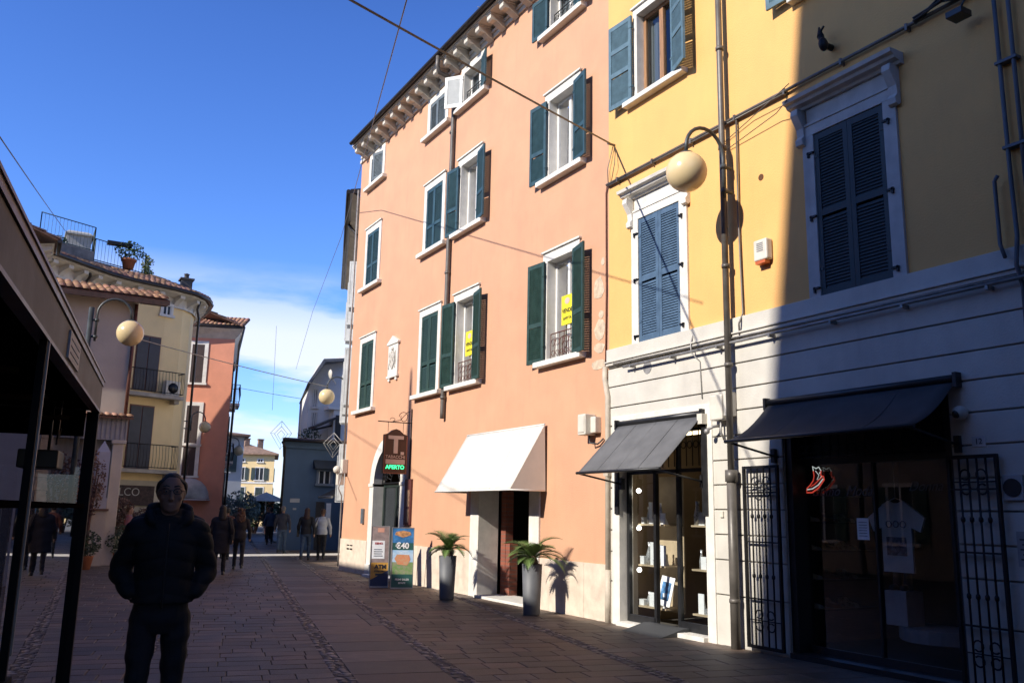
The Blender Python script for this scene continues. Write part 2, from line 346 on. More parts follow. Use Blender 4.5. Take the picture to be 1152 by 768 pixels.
def iron_rail(parent, x, y0, y1, z0, z1, m=RUST):
    r = MB(); r.tube([(x, y0, z1), (x, y1, z1)], .011, 6); r.tube([(x, y0, z0), (x, y1, z0)], .009, 6); n = max(3, int((y1 - y0) / .14))
    for i in range(n + 1):
        y = y0 + (y1 - y0) * i / n; r.tube([(x, y, z0), (x, y, z1)], .007, 5)
        if i < n:
            c = y + (y1 - y0) / n / 2; q = (y1 - y0) / n * .42
            r.tube([(x, c + q * math.cos(t * .5), z0 + (z1 - z0) * .66 + q * math.sin(t * .5)) for t in range(0, 11)], .006, 5)
            r.tube([(x, c + q * .8 * math.cos(t * .5), z0 + (z1 - z0) * .24 - q * .8 * math.sin(t * .5)) for t in range(0, 13)], .006, 5)
    return r.build('railing', m, parent)
# ------------------------------------------------------------------ the salmon building
PO = (X0, 17.6, 0)
pk = thing('townhouse', 'salmon pink four storey townhouse with green shutters and a bracketed white cornice', 'building', PO)
PY0, PY1, PZ = 11.33, 23.85, 11.92
wins = []   # yc, w, z0, z1, floor
FL = {1: (4.30, 6.16), 2: (7.77, 9.34), 3: (10.80, 11.62)}
CY = {'A': 22.50, 'B': 18.40, 'C': 16.52, 'D': 12.76}
holes = []
for f, (a, b) in FL.items():
    for c in 'ABCD': holes.append((CY[c] - .47, CY[c] + .47, a - .02, b + .02))
AR = (20.62, .88, 2.28)        # arched doorway: centre, half width, spring height
holes += [(AR[0] - AR[1], AR[0] + AR[1], -.1, AR[2] + AR[1] + .01), (13.72, 15.66, -.1, 2.62)]
m = MB(); sheet(m, X0, PY0, PY1, -.1, PZ, holes)
# spandrels round the arch
N = 14
for sgn in (-1, 1):
    pts = [(X0, AR[0] + sgn * AR[1] * math.cos(math.pi / 2 * i / N), AR[2] + AR[1] * math.sin(math.pi / 2 * i / N)) for i in range(N + 1)]
    tz = AR[2] + AR[1] + .01; cy = AR[0] + sgn * AR[1]
    for p, q in zip(pts, pts[1:]): m.add([p, q, (X0, q[1], tz), (X0, p[1], tz)], [(0, 1, 2, 3)])
m.quad((X0, PY1, -.1), (X0 + 9, PY1, -.1), (X0 + 9, PY1, PZ), (X0, PY1, PZ)); m.quad((X0 + 9, PY0, -.1), (X0 + 9, PY1, -.1), (X0 + 9, PY1, PZ), (X0 + 9, PY0, PZ))
m.quad((X0, PY0, 9.5), (X0 + 9, PY0, 9.5), (X0 + 9, PY0, PZ), (X0, PY0, PZ))
m.build('wall', PINK, pk)
for y0, y1 in [(PY0, 12.0), (12.0, 13.36), (16.04, 17.3), (17.3, 18.7), (18.7, 19.42), (21.84, 22.7), (22.7, PY1 + .02)]: m = MB(); m.box(X0 - .025, X0 + .1, y0 + .003, y1 - .003, -.05, .85); m.build('plinth_slab', DADO, pk, bevel=.004)
m = MB(); m.box(X0 + .1, X0 + 3, PY1 - .01, PY1 + .025, -.05, .85); m.build('plinth_slab', DADO, pk, bevel=.004)
# cornice
m = MB(); m.box(X0 - .05, X0 + .2, PY0, PY1 + .05, 11.60 + .22, 11.92)
m.box(X0 - .09, X0 + .2, PY0, PY1 - .1, 11.92, 11.99); m.box(X0 - .47, X0 + .2, PY0, PY1 - .38, 12.10, 12.14); m.box(X0 - .44, X0, PY0, PY1 - .38, 12.063, 12.10)
m.build('cornice', CORN, pk, bevel=.006)
y = PY1 - .62
for i in range(23):
    m = MB(); prof = [(X0 - .02, 11.78), (X0 - .02, 12.06), (X0 - .40, 12.06), (X0 - .40, 11.93), (X0 - .36, 11.90), (X0 - .26, 11.90), (X0 - .16, 11.84), (X0 - .06, 11.80)]
    m.prism([(p[0], y, p[1]) for p in prof], (0, .17, 0)); m.box(X0 - .42, X0 - .02, y - .02, y + .19, 12.03, 12.06)
    m.build('bracket', CORN, pk); y -= .548
m = MB(); g = [(X0 - .55 + .06 * math.cos(t), 12.17 + .06 * math.sin(t)) for t in [math.pi + math.pi * k / 8 for k in range(9)]]
m.prism([(p[0], PY0, p[1]) for p in g] + [(X0 - .47, PY0, 12.18), (X0 - .47, PY0, 12.15)], (0, PY1 - .50 - PY0, 0))
m.build('gutter', COPPER, pk)
m = MB(); m.prism([(X0 - .50, PY0, 12.20), (X0 + 4.6, PY0, 13.9), (X0 + 9.3, PY0, 12.2), (X0 + 9.3, PY0, 12.1), (X0, PY0, 12.17)], (0, PY1 - .35 - PY0, 0))
m.build('roof', mat('roof clay dark', (.20, .12, .09), .9, .2, 6, .3, 20), pk)
m = MB()
for yy in (14.0, 14.5, 15.0, 15.45): m.tube([(X0 - .42, yy, 12.2), (X0 - .42, yy, 12.42)], .012, 5); m.tube([(X0 - .50, yy, 12.38), (X0 - .34, yy, 12.38)], .01, 5)
m.build('snow_guard', GPIPE, pk)
m = MB(); m.tube([(X0 - .54, 17.35, 12.10), (X0 - .54, 17.37, 11.86), (X0 - .48, 17.38, 11.72), (X0 - .12, 17.40, 11.66), (X0 - .07, 17.40, 11.5), (X0 - .07, 17.44, 3.75), (X0 - .07, 17.44, 3.62)], .052, 10)
for zz in (10.3, 6.9, 4.05): m.tube([(X0 - .07, 17.43, zz), (X0 - .07, 17.43, zz + .06)], .066, 10)
m.build('downpipe', PIPE, pk)
def town_window(c, f):
    yc = CY[c]; z0, z1 = FL[f]; wd = .90
    sm_ = {1: GREEN, 2: TEAL, 3: TEAL}[f]
    m = MB(); surround(m, X0, yc, wd, z0, z1, top=.17 if f < 3 else .16, cap=f < 3); wn = m.build('window', STONE, pk, bevel=.004)
    m = MB(); m.box(X0 - .14, X0 + .12, yc - .77, yc + .75, z0 - .10, z0 - .003); m.build('sill', STONE, wn, bevel=.008)
    closed = (c == 'A') or (c == 'B')
    if f == 3 and c == 'A': sm_ = GREYSH
    if f == 3 and c == 'B': sm_ = GREYSH
    rails = (0, .38, 1.0) if f < 3 else (0, 1.0)
    if c == 'C' and f == 3:
        leaf('shutter', wn, (X0 - .045, yc + wd / 2 + .03), z0 + .02, z1 - .02, .45, R(38), WHSH, 1, rails=rails, label='shutter leaf standing ajar, sun glare painted white')
        leaf('shutter', wn, (X0 - .045, yc - wd / 2 - .02), z0 + .01, z1 - .02, .45, R(16), sm_, -1, rails=rails)
    elif closed:
        if f == 3:
            leaf('shutter', wn, (X0 + .0, yc + wd / 2 - .01), z0 + .01, z1 - .01, .44, R(9 if c == 'A' else 3), sm_, -1, rails=rails)
            leaf('shutter', wn, (X0 + .0, yc - wd / 2 + .01), z0 + .01, z1 - .01, .44, R(4 if c == 'B' else 20), sm_, 1, rails=rails)
        else:
            leaf('shutter', wn, (X0 - .0, yc + wd / 2 - .005), z0 + .01, z1 - .01, .445, R(2), sm_, -1, rails=rails)
            leaf('shutter', wn, (X0 - .0, yc - wd / 2 + .005), z0 + .01, z1 - .01, .445, R(1.5 if f == 1 else 3), sm_, 1, rails=rails)
    else:
        leaf('shutter', wn, (X0 - .075, yc + wd / 2 + .02), z0 - .02, z1 - .0, .50, R(5), sm_, 1, rails=rails)
        leaf('shutter', wn, (X0 - .075, yc - wd / 2 - .02), z0 - .02, z1 - .0, .50, R(11), sm_, -1, rails=rails)
    if not closed:
        sash(wn, X0 + .16, yc, wd, z0, z1, WPAINT)
        m = MB()
        if f != 1:
            for k in range(13): y = yc + .42 - k * .065; m.box(X0 + .24 + .012 * (k % 2), X0 + .25 + .012 * (k % 2), y - .034, y + .034, z0 + .03, z1 - .03)
        else:
            for k in range(4): y = yc + .42 - k * .065; m.box(X0 + .24 + .012 * (k % 2), X0 + .25 + .012 * (k % 2), y - .034, y + .034, z0 + .03, z1 - .03)
        m.build('curtain', CURT, wn)
        if f in (1, 3): iron_rail(wn, X0 + .06, yc - wd / 2 + .01, yc + wd / 2 - .01, z0 + .03, z0 + (.50 if f == 1 else .38), RUST if f == 1 else IRON)
    return wn
for c in 'ABCD':
    for f in (1, 2, 3): town_window(c, f)
# floors close the rooms so that they are dark inside
m = MB()
for zz in (3.9, 7.3, 10.4): m.box(X0 + .3, X0 + 8.9, PY0 + .06, PY1 - .06, zz - .1, zz)
m.box(X0 + .12, X0 + 8.9, PY0 + .06, PY1 - .06, -.1, .03); m.box(X0 + 2.4, X0 + 2.45, PY0 + .06, PY1 - .06, .031, 11.8)
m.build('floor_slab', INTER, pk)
# arched doorway
m = MB(); seg = 20; ro, ri = 1.16, AR[1]
def ring(x0, x1, ro, ri, c=AR[0], zs=AR[2]):
    for i in range(seg):
        a, b = math.pi * i / seg, math.pi * (i + 1) / seg
        P = [(x0, c + r * math.cos(t), zs + r * math.sin(t)) for r, t in ((ri, a), (ro, a), (ro, b), (ri, b))]
        m.prism(P, (x1 - x0, 0, 0))
ring(X0 - .035, X0 + .30, ro, ri)
for s in (-1, 1):
    a, b = AR[0] + s * ri, AR[0] + s * ro; m.box(X0 - .035, X0 + .30, a, b, .28, AR[2]); m.box(X0 - .06, X0 + .30, a, b + s * .02, -.05, .28); m.box(X0 - .06, X0 + .30, a - s * .0, b + s * .03, AR[2] - .06, AR[2] + .02)
m.prism([(X0 - .05, AR[0] - .09, AR[2] + ri - .02), (X0 - .05, AR[0] + .09, AR[2] + ri - .02), (X0 - .05, AR[0] + .13, AR[2] + ro + .06), (X0 - .05, AR[0] - .13, AR[2] + ro + .06)], (.3, 0, 0))
ad = m.build('arched_doorway', STONE, pk)
m = MB(); c, zs = AR[0], AR[2]
for k in range(1, 12):
    a = math.pi * k / 12; m.tube([(X0 + .2, c + .28 * math.cos(a), zs + .28 * math.sin(a) + .03), (X0 + .2, c + .84 * math.cos(a), zs + .84 * math.sin(a))], .010, 5)
    m.tube([(X0 + .2, c + .58 * math.cos(a) + .06 * math.cos(t), zs + .58 * math.sin(a) + .06 * math.sin(t)) for t in [j * .7 for j in range(10)]], .008, 5)
    m.tube([(X0 + .2, c + .76 * math.cos(a) + .05 * math.cos(t), zs + .76 * math.sin(a) + .05 * math.sin(t)) for t in [j * .7 for j in range(10)]], .007, 5)
for rr in (.28, .66, .86): m.tube([(X0 + .2, c + rr * math.cos(math.pi * j / 20), zs + rr * math.sin(math.pi * j / 20) + .01) for j in range(21)], .014, 6)
m.tube([(X0 + .2, c - .87, zs + .02), (X0 + .2, c + .87, zs + .02)], .02, 6); m.build('fanlight_grille', RUST if 0 else IRON, ad)
m = MB(); y0, y1 = c - .87, c + .87
m.box(X0 + .24, X0 + .29, y0, y1, AR[2] - .08, AR[2]); m.box(X0 + .24, X0 + .29, y0, y0 + .09, 0, AR[2] - .08); m.box(X0 + .24, X0 + .29, y1 - .09, y1, 0, AR[2] - .08); m.box(X0 + .24, X0 + .29, c - .05, c + .05, .0, AR[2] - .08)
m.box(X0 + .245, X0 + .285, y0 + .09, c - .05, 0, .3); m.box(X0 + .245, X0 + .285, c + .05, y1 - .09, 0, .3)
dl = m.build('door', mat('dark green joinery', (.018, .03, .026), .45, .15, 5), ad)
m = MB(); m.quad((X0 + .265, y0 + .09, .3), (X0 + .265, y1 - .09, .3), (X0 + .265, y1 - .09, AR[2] - .08), (X0 + .265, y0 + .09, AR[2] - .08)); m.build('door_glass', mat('dark window pane', (.03, .035, .04), .12, .1, 1.5), dl)
m = MB(); m.box(X0 - .25, X0 + .3, 19.78, 21.46, -.03, .06); m.build('doorstep', STONE, ad, bevel=.01)
# square doorway below the white awning
m = MB(); m.box(X0 - .04, X0 + .42, 15.66, 16.02, -.05, 2.62); m.box(X0 - .04, X0 + .42, 13.38, 13.72, -.05, 2.62); m.box(X0 - .04, X0 + .42, 13.38, 16.02, 2.62, 2.9)
sd = m.build('doorway', STONE, pk, bevel=.008)
m = MB(); m.box(X0 - .12, X0 + .6, 13.74, 15.64, -.04, .045); m.build('doorstep', STONE, sd, bevel=.008)
m = MB(); m.box(X0 + .45, X0 + .62, 15.42, 15.6, .03, 3.8); m.build('brick_side_wall', brickmat('red brick', (.28, .085, .05), (.20, .06, .04), (.16, .11, .09), 1, .25, .075, axes='xz'), sd)
m = MB(); m.box(X0 + .46, X0 + .64, 15.26, 15.42, .03, 1.02); m.build('brick_parapet', brickmat('red brick', None, None, None), sd)
m = MB(); m.box(X0 + .75, X0 + .80, 13.75, 13.83, .05, 2.6); m.box(X0 + .75, X0 + .80, 14.35, 14.43, .05, 2.6); m.box(X0 + .75, X0 + .80, 13.83, 14.35, .05, .2); m.box(X0 + .75, X0 + .80, 13.83, 14.35, 2.45, 2.6)
d = m.build('door', mat('grey aluminium', (.22, .25, .27), .4, .1, 5, metal=.6), sd)
m = MB(); m.quad((X0 + .77, 13.83, .2), (X0 + .77, 14.35, .2), (X0 + .77, 14.35, 2.45), (X0 + .77, 13.83, 2.45)); m.build('door_glass', GLASS, d)
random.seed(3)
for (yy, zz, w_, h_) in [(11.62, 5.32, .30, .42), (11.55, 4.86, .14, .14), (11.58, 4.62, .3, .36), (11.6, 4.30, .3, .17), (11.63, 4.02, .4, .2), (11.5, 5.75, .1, .14)]:
    n = 9; P = []; m = MB()
    for i in range(n):
        a = 6.283 * i / n; P.append((X0 - .006, yy + w_ / 2 * math.cos(a) * random.uniform(.8, 1.2), zz + h_ / 2 * math.sin(a) * random.uniform(.8, 1.15)))
    m.prism(P, (.03, 0, 0)); m.build('exposed_stone', mat('exposed corner stone', (.62, .49, .36), .9, .15, 10, .4, 50), pk)
# cream pipe at the joint of the two buildings
m = MB(); m.tube([(X0 - .05, 11.30, .78), (X0 - .05, 11.30, 3.45), (X0 - .05, 11.38, 3.75), (X0 - .03, 11.40, 3.95)], .045, 10); m.box(X0 - .10, X0, 11.24, 11.36, 2.2, 2.26)
m.tube([(X0 - .05, 11.30, .0), (X0 - .05, 11.30, .78)], .05, 10)
m.build('corner_pipe', BEIGE, pk)
m = MB(); m.tube([(X0 - .02, 11.40, 3.9), (X0 - .025, 11.37, 5.2), (X0 - .02, 11.38, 6.9), (X0 - .03, 11.33, 7.05)], .014, 6); m.build('corner_cable', RUST, pk)

# relief plaque, boxes on the salmon wall
o = (X0 - .02, 20.56, 5.4); P = thing('stone_relief', 'small white carved stone tablet with a gabled top on the salmon wall', 'relief', o)
m = MB(); m.box(X0 - .05, X0, 20.25, 20.87, 4.98, 5.78); m.prism([(X0 - .08, 20.19, 5.78), (X0 - .08, 20.93, 5.78), (X0 - .08, 20.93, 5.83), (X0 - .08, 20.56, 6.0), (X0 - .08, 20.19, 5.83)], (.08, 0, 0)); m.box(X0 - .07, X0, 20.2, 20.92, 4.92, 4.98); m.box(X0 - .05, X0, 20.28, 20.38, 4.84, 4.92); m.box(X0 - .05, X0, 20.74, 20.84, 4.84, 4.92)
m.build('tablet', STONE, P, bevel=.006)
m = MB(); m.prism([(X0 - .075, 20.56 + .17 * math.cos(t), 5.4 + .22 * math.sin(t) - (.05 if abs(math.cos(t)) < .2 and math.sin(t) < 0 else 0)) for t in [j * .5236 for j in range(12)]], (.03, 0, 0)); m.sphere((X0 - .07, 20.56, 5.66), (.03, .05, .05), 12, 8); m.sphere((X0 - .075, 20.5, 5.42), (.02, .04, .09), 10, 8); m.sphere((X0 - .075, 20.63, 5.38), (.02, .04, .09), 10, 8); m.tube([(X0 - .055, 20.36 + .02 * math.sin(j), 5.6 - j * .05) for j in range(10)], .015, 6); m.tube([(X0 - .055, 20.77 + .02 * math.sin(j), 5.6 - j * .05) for j in range(10)], .015, 6)
m.build('carving', mat('darker relief stone', (.55, .51, .45), .8, .25, 15), P)  # carving in a darker, more mottled stone than the tablet
def meter(name, y, z, w_, h_, d_, label, cat='utility box', m_=CREAMPL, grp=None):
    P = thing(name, label, cat, (X0, y, z), grp); b = MB(); b.box(X0 - d_, X0 - .005, y - w_ / 2, y + w_ / 2, z - h_ / 2, z + h_ / 2); b.build('housing', m_, P, bevel=.015)
    b = MB(); b.box(X0 - d_ - .012, X0 - d_ + .001, y - w_ * .4, y + w_ * .4, z - h_ * .38, z + h_ * .42); b.build('cover', m_, P, bevel=.006); return P
P = meter('junction_box', 11.80, 3.04, .22, .34, .22, 'cream junction box at the right edge of the salmon wall beside the grey awning')
m = MB(); m.box(X0 - .12, X0, 11.55, 11.69, 2.9, 3.16); m.build('side_box', CREAMPL, P, bevel=.01); m = MB(); m.tube([(X0 - .1, 11.74, 2.86), (X0 - .12, 11.70, 2.74), (X0 - .05, 11.58, 2.72), (X0 - .03, 11.45, 2.80)], .014, 6); m.build('cable_loop', DARKPL, P)
m = MB(); m.box(X0 - .06, X0 - .005, 22.13, 22.27, 1.28, 1.66); solo(m, 'post_box', mat('blue grey metal', (.20, .25, .30), .4, .1, 5, metal=.5), 'small blue grey metal box on the salmon wall left of the arched doorway', 'utility box', (X0, 22.2, 1.28), bevel=.006)
m = MB(); m.box(X0 - .028, X0 - .002, 23.05, 23.16, .5, .62); m.box(X0 - .028, X0 - .002, 23.3, 23.41, .5, .62)
m = MB()
for y in (22.95, 23.2):
    m.box(X0 - .034, X0 - .026, y - .09, y + .09, .58, .62); m.box(X0 - .034, X0 - .026, y - .09, y + .09, .68, .71)
solo(m, 'vent_slots', DGREY, 'pair of short dark vent slots low in the plinth left of the arched doorway', 'vent', (X0, 23.1, .6))
P = thing('junction_box', 'white box and cables high on the far corner of the salmon building', 'utility box', (X0, 24.0, 2.7))
m = MB(); m.box(X0 - .16, X0 - .01, 23.62, 23.82, 2.62, 3.0); m.box(X0 - .2, X0 - .02, 23.84, 24.02, 2.3, 2.62); m.sphere((X0 - .22, 23.9, 2.72), .11, 12, 8); m.build('housing', CREAMPL, P, bevel=.01)
m = MB(); m.tube([(X0 - .1, 23.8, 2.6), (X0 - .2, 23.75, 2.2), (X0 - .08, 23.8, 2.0), (X0 - .05, 23.88, 1.0), (X0 - .05, 23.88, .1)], .018, 6); m.tube([(X0 - .05, 23.88, 2.9), (X0 - .05, 23.9, 11.0)], .03, 8); m.build('cable_run', GPIPE, P)
# estate agent posters in two first-floor windows
SIGNY = mat('yellow poster', (.80, .68, .03), .6, .03, 3)
for c, lab in (('C', 'yellow sale poster in the first floor window beside the brown downpipe'), ('D', 'yellow sale poster in the first floor window nearest the yellow building')):
    yy = CY[c] + (.10 if c == 'C' else .02); zz = 5.2; P = thing('sale_poster', lab, 'poster', (X0 + .13, yy, zz), 'yellow sale posters in windows')
    b = MB(); b.box(X0 + .135, X0 + .141, yy - .19, yy + .19, zz - .27, zz + .27); b.build('sheet', SIGNY, P)
    Mx = frameM((X0 + .132, yy, zz - .02), (0, -1, 0), (0, 0, 1)); lettering('VENDE', .105, Mx, DARKPL, P, bold=.002)
    Mx = frameM((X0 + .132, yy, zz - .16), (0, -1, 0), (0, 0, 1)); lettering('AFFITTA', .07, Mx, DARKPL, P, bold=.001)
    b = MB(); b.prism([(X0 + .131, yy + .08 * math.cos(t), zz + .16 + .06 * math.sin(t)) for t in [j * .5236 for j in range(12)]], (.003, 0, 0)); b.build('emblem', mat('pale pink print', (.75, .5, .42), .6), P)

# ------------------------------------------------------------------ the yellow building
YO = (X0, 5.5, 0)
yb = thing('townhouse', 'yellow townhouse with a white banded ground floor of shops and blue shutters', 'building', YO)
A0, A1 = -3.0, 11.33
YW = {'M': (10.03, .98, 4.205, 6.20), 'R': (6.51, 1.0, 4.205, 6.28), 'U': (10.05, .92, 8.26, 9.75), 'V': (6.51, .92, 8.26, 9.75)}
hl = [(c - w_ / 2 - .02, c + w_ / 2 + .02, a - .02, b + .02) for c, w_, a, b in YW.values()]
S1 = (9.10, 11.02, .06, 2.98); S2 = (5.50, 7.70, .04, 2.98)
m = MB(); sheet(m, X0, A0, A1, 4.15, 12.4, hl)
m.quad((X0, A1, 4.1), (X0 + 9, A1, 4.1), (X0 + 9, A1, 12.4), (X0, A1, 12.4)); m.quad((X0, A0, -.1), (X0 + 9, A0, -.1), (X0 + 9, A0, 12.4), (X0, A0, 12.4)); m.quad((X0 + 9, A0, -.1), (X0 + 9, A1, -.1), (X0 + 9, A1, 12.4), (X0 + 9, A0, 12.4))
m.build('wall', YELL, yb)
m = MB(); sheet(m, X0 + .0, A0, A1, -.1, 4.15, [S1, S2]); m.build('ground_floor_wall', mat('groove render', (.34, .32, .29), .9, .1, 4), yb)
m = MB()
ZB = [.62, 1.06, 1.38, 1.70, 2.02, 2.34, 2.66, 2.98, 3.27, 3.60, 3.90]; prev = -.05
def cuts(z0, z1):
    segs = [(A0, A1 - .004)]
    for s in (S1, S2):
        ex = (.10 if s is S1 else .02)
        if z0 < s[3] - .01: segs = [t for a, b in segs for t in ((a, min(b, s[0] - ex)), (max(a, s[1] + ex), b)) if t[1] - t[0] > .02]
    return segs
for z in ZB:
    for a, b in cuts(prev, z): m.box(X0 - .026, X0 - .001, a, b, prev + (.0 if prev < 0 else .009), z - .009)
    prev = z
m.build('banded_blocks', WHITEW, yb, bevel=.006)
m = MB(); m.box(X0 - .06, X0 + .02, A0, A1 + .0, 4.01, 4.21); m.box(X0 - .035, X0, A0, A1, 3.915, 3.935)
m.box(X0 - .10, X0, A0, A1, 3.985, 4.008); m.box(X0 - .075, X0, A0, A1, 3.94, 3.983)
m.build('string_course', WHITEW, yb, bevel=.006)
m = MB(); m.box(X0 - .55, X0 + .2, A0, A1, 12.4, 12.5); m.prism([(X0 - .6, A0, 12.5), (X0 + 4.6, A0, 14.2), (X0 + 9.3, A0, 12.5)], (0, A1 - A0 + .0, 0)); m.build('roof', mat('roof clay dark', None), yb)
m = MB()
for zz in (4.1, 7.6): m.box(X0 + .3, X0 + 8.9, A0 + .06, A1 - .06, zz - .1, zz)
m.box(X0 + .02, X0 + 8.9, A0 + .06, A1 - .06, -.1, .03); m.box(X0 + .3, X0 + 5.2, 8.3, 8.4, .031, 3.99)
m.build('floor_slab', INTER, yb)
def hooded(key, shm):
    yc, wd, z0, z1 = YW[key]; s = .17
    b = MB()
    for sgn in (-1, 1):
        a = yc + sgn * wd / 2; b.box(X0 - .035, X0 + .2, a, a + sgn * s, z0, z1)
    b.box(X0 - .035, X0 + .2, yc - wd / 2 - s, yc + wd / 2 + s, z1, z1 + .13)
    b.box(X0 - .05, X0, yc - wd / 2 - s + .0, yc + wd / 2 + s, z1 + .13, z1 + .16); b.box(X0 - .02, X0, yc - wd / 2 - .1, yc + wd / 2 + .1, z1 + .16, z1 + .36)
    wn = b.build('window', STONE if key != 'R' else mat('grey lilac stone', (.50, .48, .45), .75, .08, 5, .15, 70, stain=((.3, .28, .27), .5, 4)), yb, bevel=.004)
    b = MB(); pr = [(0, .36), (-.06, .36), (-.08, .39), (-.15, .405), (-.17, .44), (-.22, .455), (-.235, .50), (0, .50)]
    b.prism([(X0 + p[0], yc - wd / 2 - s - .12, z1 + p[1]) for p in pr], (0, wd + 2 * s + .24, 0)); hd = b.build('hood', wn.data.materials[0], wn)
    for sgn in (-1, 1):
        b = MB(); y = yc + sgn * (wd / 2 + s + .0); pr = [(0, .36), (-.16, .36), (-.17, .28), (-.12, .20), (-.07, .12), (-.06, .02), (-.10, -.03), (-.09, -.10), (-.04, -.12), (0, -.08)]
        b.prism([(X0 + p[0], y - .055, z1 + p[1]) for p in pr], (0, .11, 0)); b.build('console', wn.data.materials[0], wn, bevel=.006)
    for sgn in (-1, 1): leaf('shutter', wn, (X0 + .0, yc + sgn * (wd / 2 - .004)), z0 + .015, z1 - .01, wd / 2 - .006, R(1), shm, -sgn, rails=(0, .50, 1.0), slat=.04)
    for sgn in (-1, 1):
        for zz in (z0 + .1, z0 + 1.0, z1 - .25): b = MB(); b.box(X0 - .06, X0 - .02, yc + sgn * (wd / 2 + .0), yc + sgn * (wd / 2 + .09), zz, zz + .025); b.box(X0 - .06, X0 - .035, yc + sgn * (wd / 2 + .06), yc + sgn * (wd / 2 + .085), zz - .04, zz + .03); b.build('hinge', IRON, wn)
    return wn
hooded('M', BLUE); hooded('R', DKSH)
for key in ('U', 'V'):
    yc, wd, z0, z1 = YW[key]; b = MB(); surround(b, X0, yc, wd, z0, z1, sw=.10, top=.12); wn = b.build('window', STONE, yb, bevel=.004)
    b = MB(); b.box(X0 - .13, X0 + .1, yc - .74, yc + .74, z0 - .09, z0 - .003); b.build('sill', STONE, wn, bevel=.012)
    leaf('shutter', wn, (X0 - .09, yc + wd / 2 + .06), z0 - .02, z1, .56, R(4), GBLUE, 1, rails=(0, .40, .68, 1)); leaf('shutter', wn, (X0 - .09, yc - wd / 2 - .02), z0 - .02, z1, .50, R(20), GBLUE, -1, rails=(0, .40, .68, 1))
    sash(wn, X0 + .12, yc, wd, z0, z1, WOOD, fr=.06)
    b = MB()
    for k in range(5): y = yc + .40 - k * .065; b.box(X0 + .24 + .012 * (k % 2), X0 + .25 + .012 * (k % 2), y - .034, y + .034, z0 + .03, z1 - .03)
    for k in range(5): y = yc - .12 - k * .065; b.box(X0 + .24 + .012 * (k % 2), X0 + .25 + .012 * (k % 2), y - .034, y + .034, z0 + .03, z1 - .03)
    b.build('curtain', CURT, wn)
# pipes on the yellow building
m = MB(); m.tube([(X0 - .13, 8.50, 2.15), (X0 - .13, 8.49, 12.35)], .043, 12)
for zz in (3.55, 4.9, 6.6, 8.1, 9.8): m.tube([(X0 - .13, 8.49, zz), (X0 - .13, 8.49, zz + .05)], .058, 12)
m.tube([(X0 - .13, 8.50, .0), (X0 - .13, 8.50, 2.12)], .062, 12); m.tube([(X0 - .13, 8.50, 2.05), (X0 - .13, 8.50, 2.2)], .08, 12); m.tube([(X0 - .13, 8.50, .55), (X0 - .13, 8.50, .6)], .07, 12)
m.build('downpipe', PIPE, yb)
m = MB(); m.tube([(X0 - .05, 11.33, 7.03), (X0 - .05, 3.0, 7.03)], .022, 8); m.tube([(X0 - .05, 11.30, 7.0), (X0 - .05, 7.4, 7.0)], .012, 6)
for i in range(9): y = 11.0 - i * .9; m.box(X0 - .075, X0, y, y + .03, 6.98, 7.06)
m.tube([(X0 - .04, 8.30, 7.03), (X0 - .04, 8.32, 5.6), (X0 - .03, 8.30, 4.25), (X0 - .11, 8.30, 4.1), (X0 - .06, 8.34, 3.9)], .014, 6)
m.tube([(X0 - .02, 8.6, 6.62), (X0 - .12, 7.5, 6.74), (X0 - .25, 7.2, 6.76)], .006, 5); m.tube([(X0 - .02, 8.6, 6.75), (X0 - .05, 8.0, 6.9), (X0 - .2, 7.2, 7.0)], .006, 5)
m.build('conduit', PIPE, yb)
m = MB(); m.tube([(X0 - .12, 10.8, 3.86), (X0 - .12, 4.0, 3.88)], .02, 8); m.tube([(X0 - .09, 11.1, 3.95), (X0 - .09, 4.0, 3.91)], .011, 6)
for i in range(7): y = 10.6 - i * .95; m.box(X0 - .14, X0 - .02, y, y + .03, 3.83, 3.87)
m.tube([(X0 - .03, 9.25, 4.18), (X0 - .09, 9.27, 4.0), (X0 - .13, 9.22, 3.85), (X0 - .03, 9.15, 3.72), (X0 - .035, 9.12, 3.2)], .010, 6)
m.build('conduit', GPIPE, yb)
m = MB(); m.tube([(X0 - .06, 4.62, 9.5), (X0 - .06, 4.62, 4.95), (X0 - .08, 4.60, 4.3), (X0 - .14, 4.60, 4.0), (X0 - .06, 4.60, 3.8), (X0 - .06, 4.62, 2.2)], .022, 8); m.tube([(X0 - .06, 4.48, 9.5), (X0 - .06, 4.48, 3.0)], .022, 8); m.tube([(X0 - .1, 4.72, 4.95), (X0 - .1, 4.76, 4.90), (X0 - .1, 4.76, 4.25), (X0 - .14, 4.70, 4.1)], .02, 8)
for zz in (5.2, 6.1, 7.4): m.box(X0 - .09, X0, 4.44, 4.66, zz, zz + .03)
m.build('riser_pipe', mat('slate painted pipe', (.10, .11, .13), .5, .12, 4), yb)
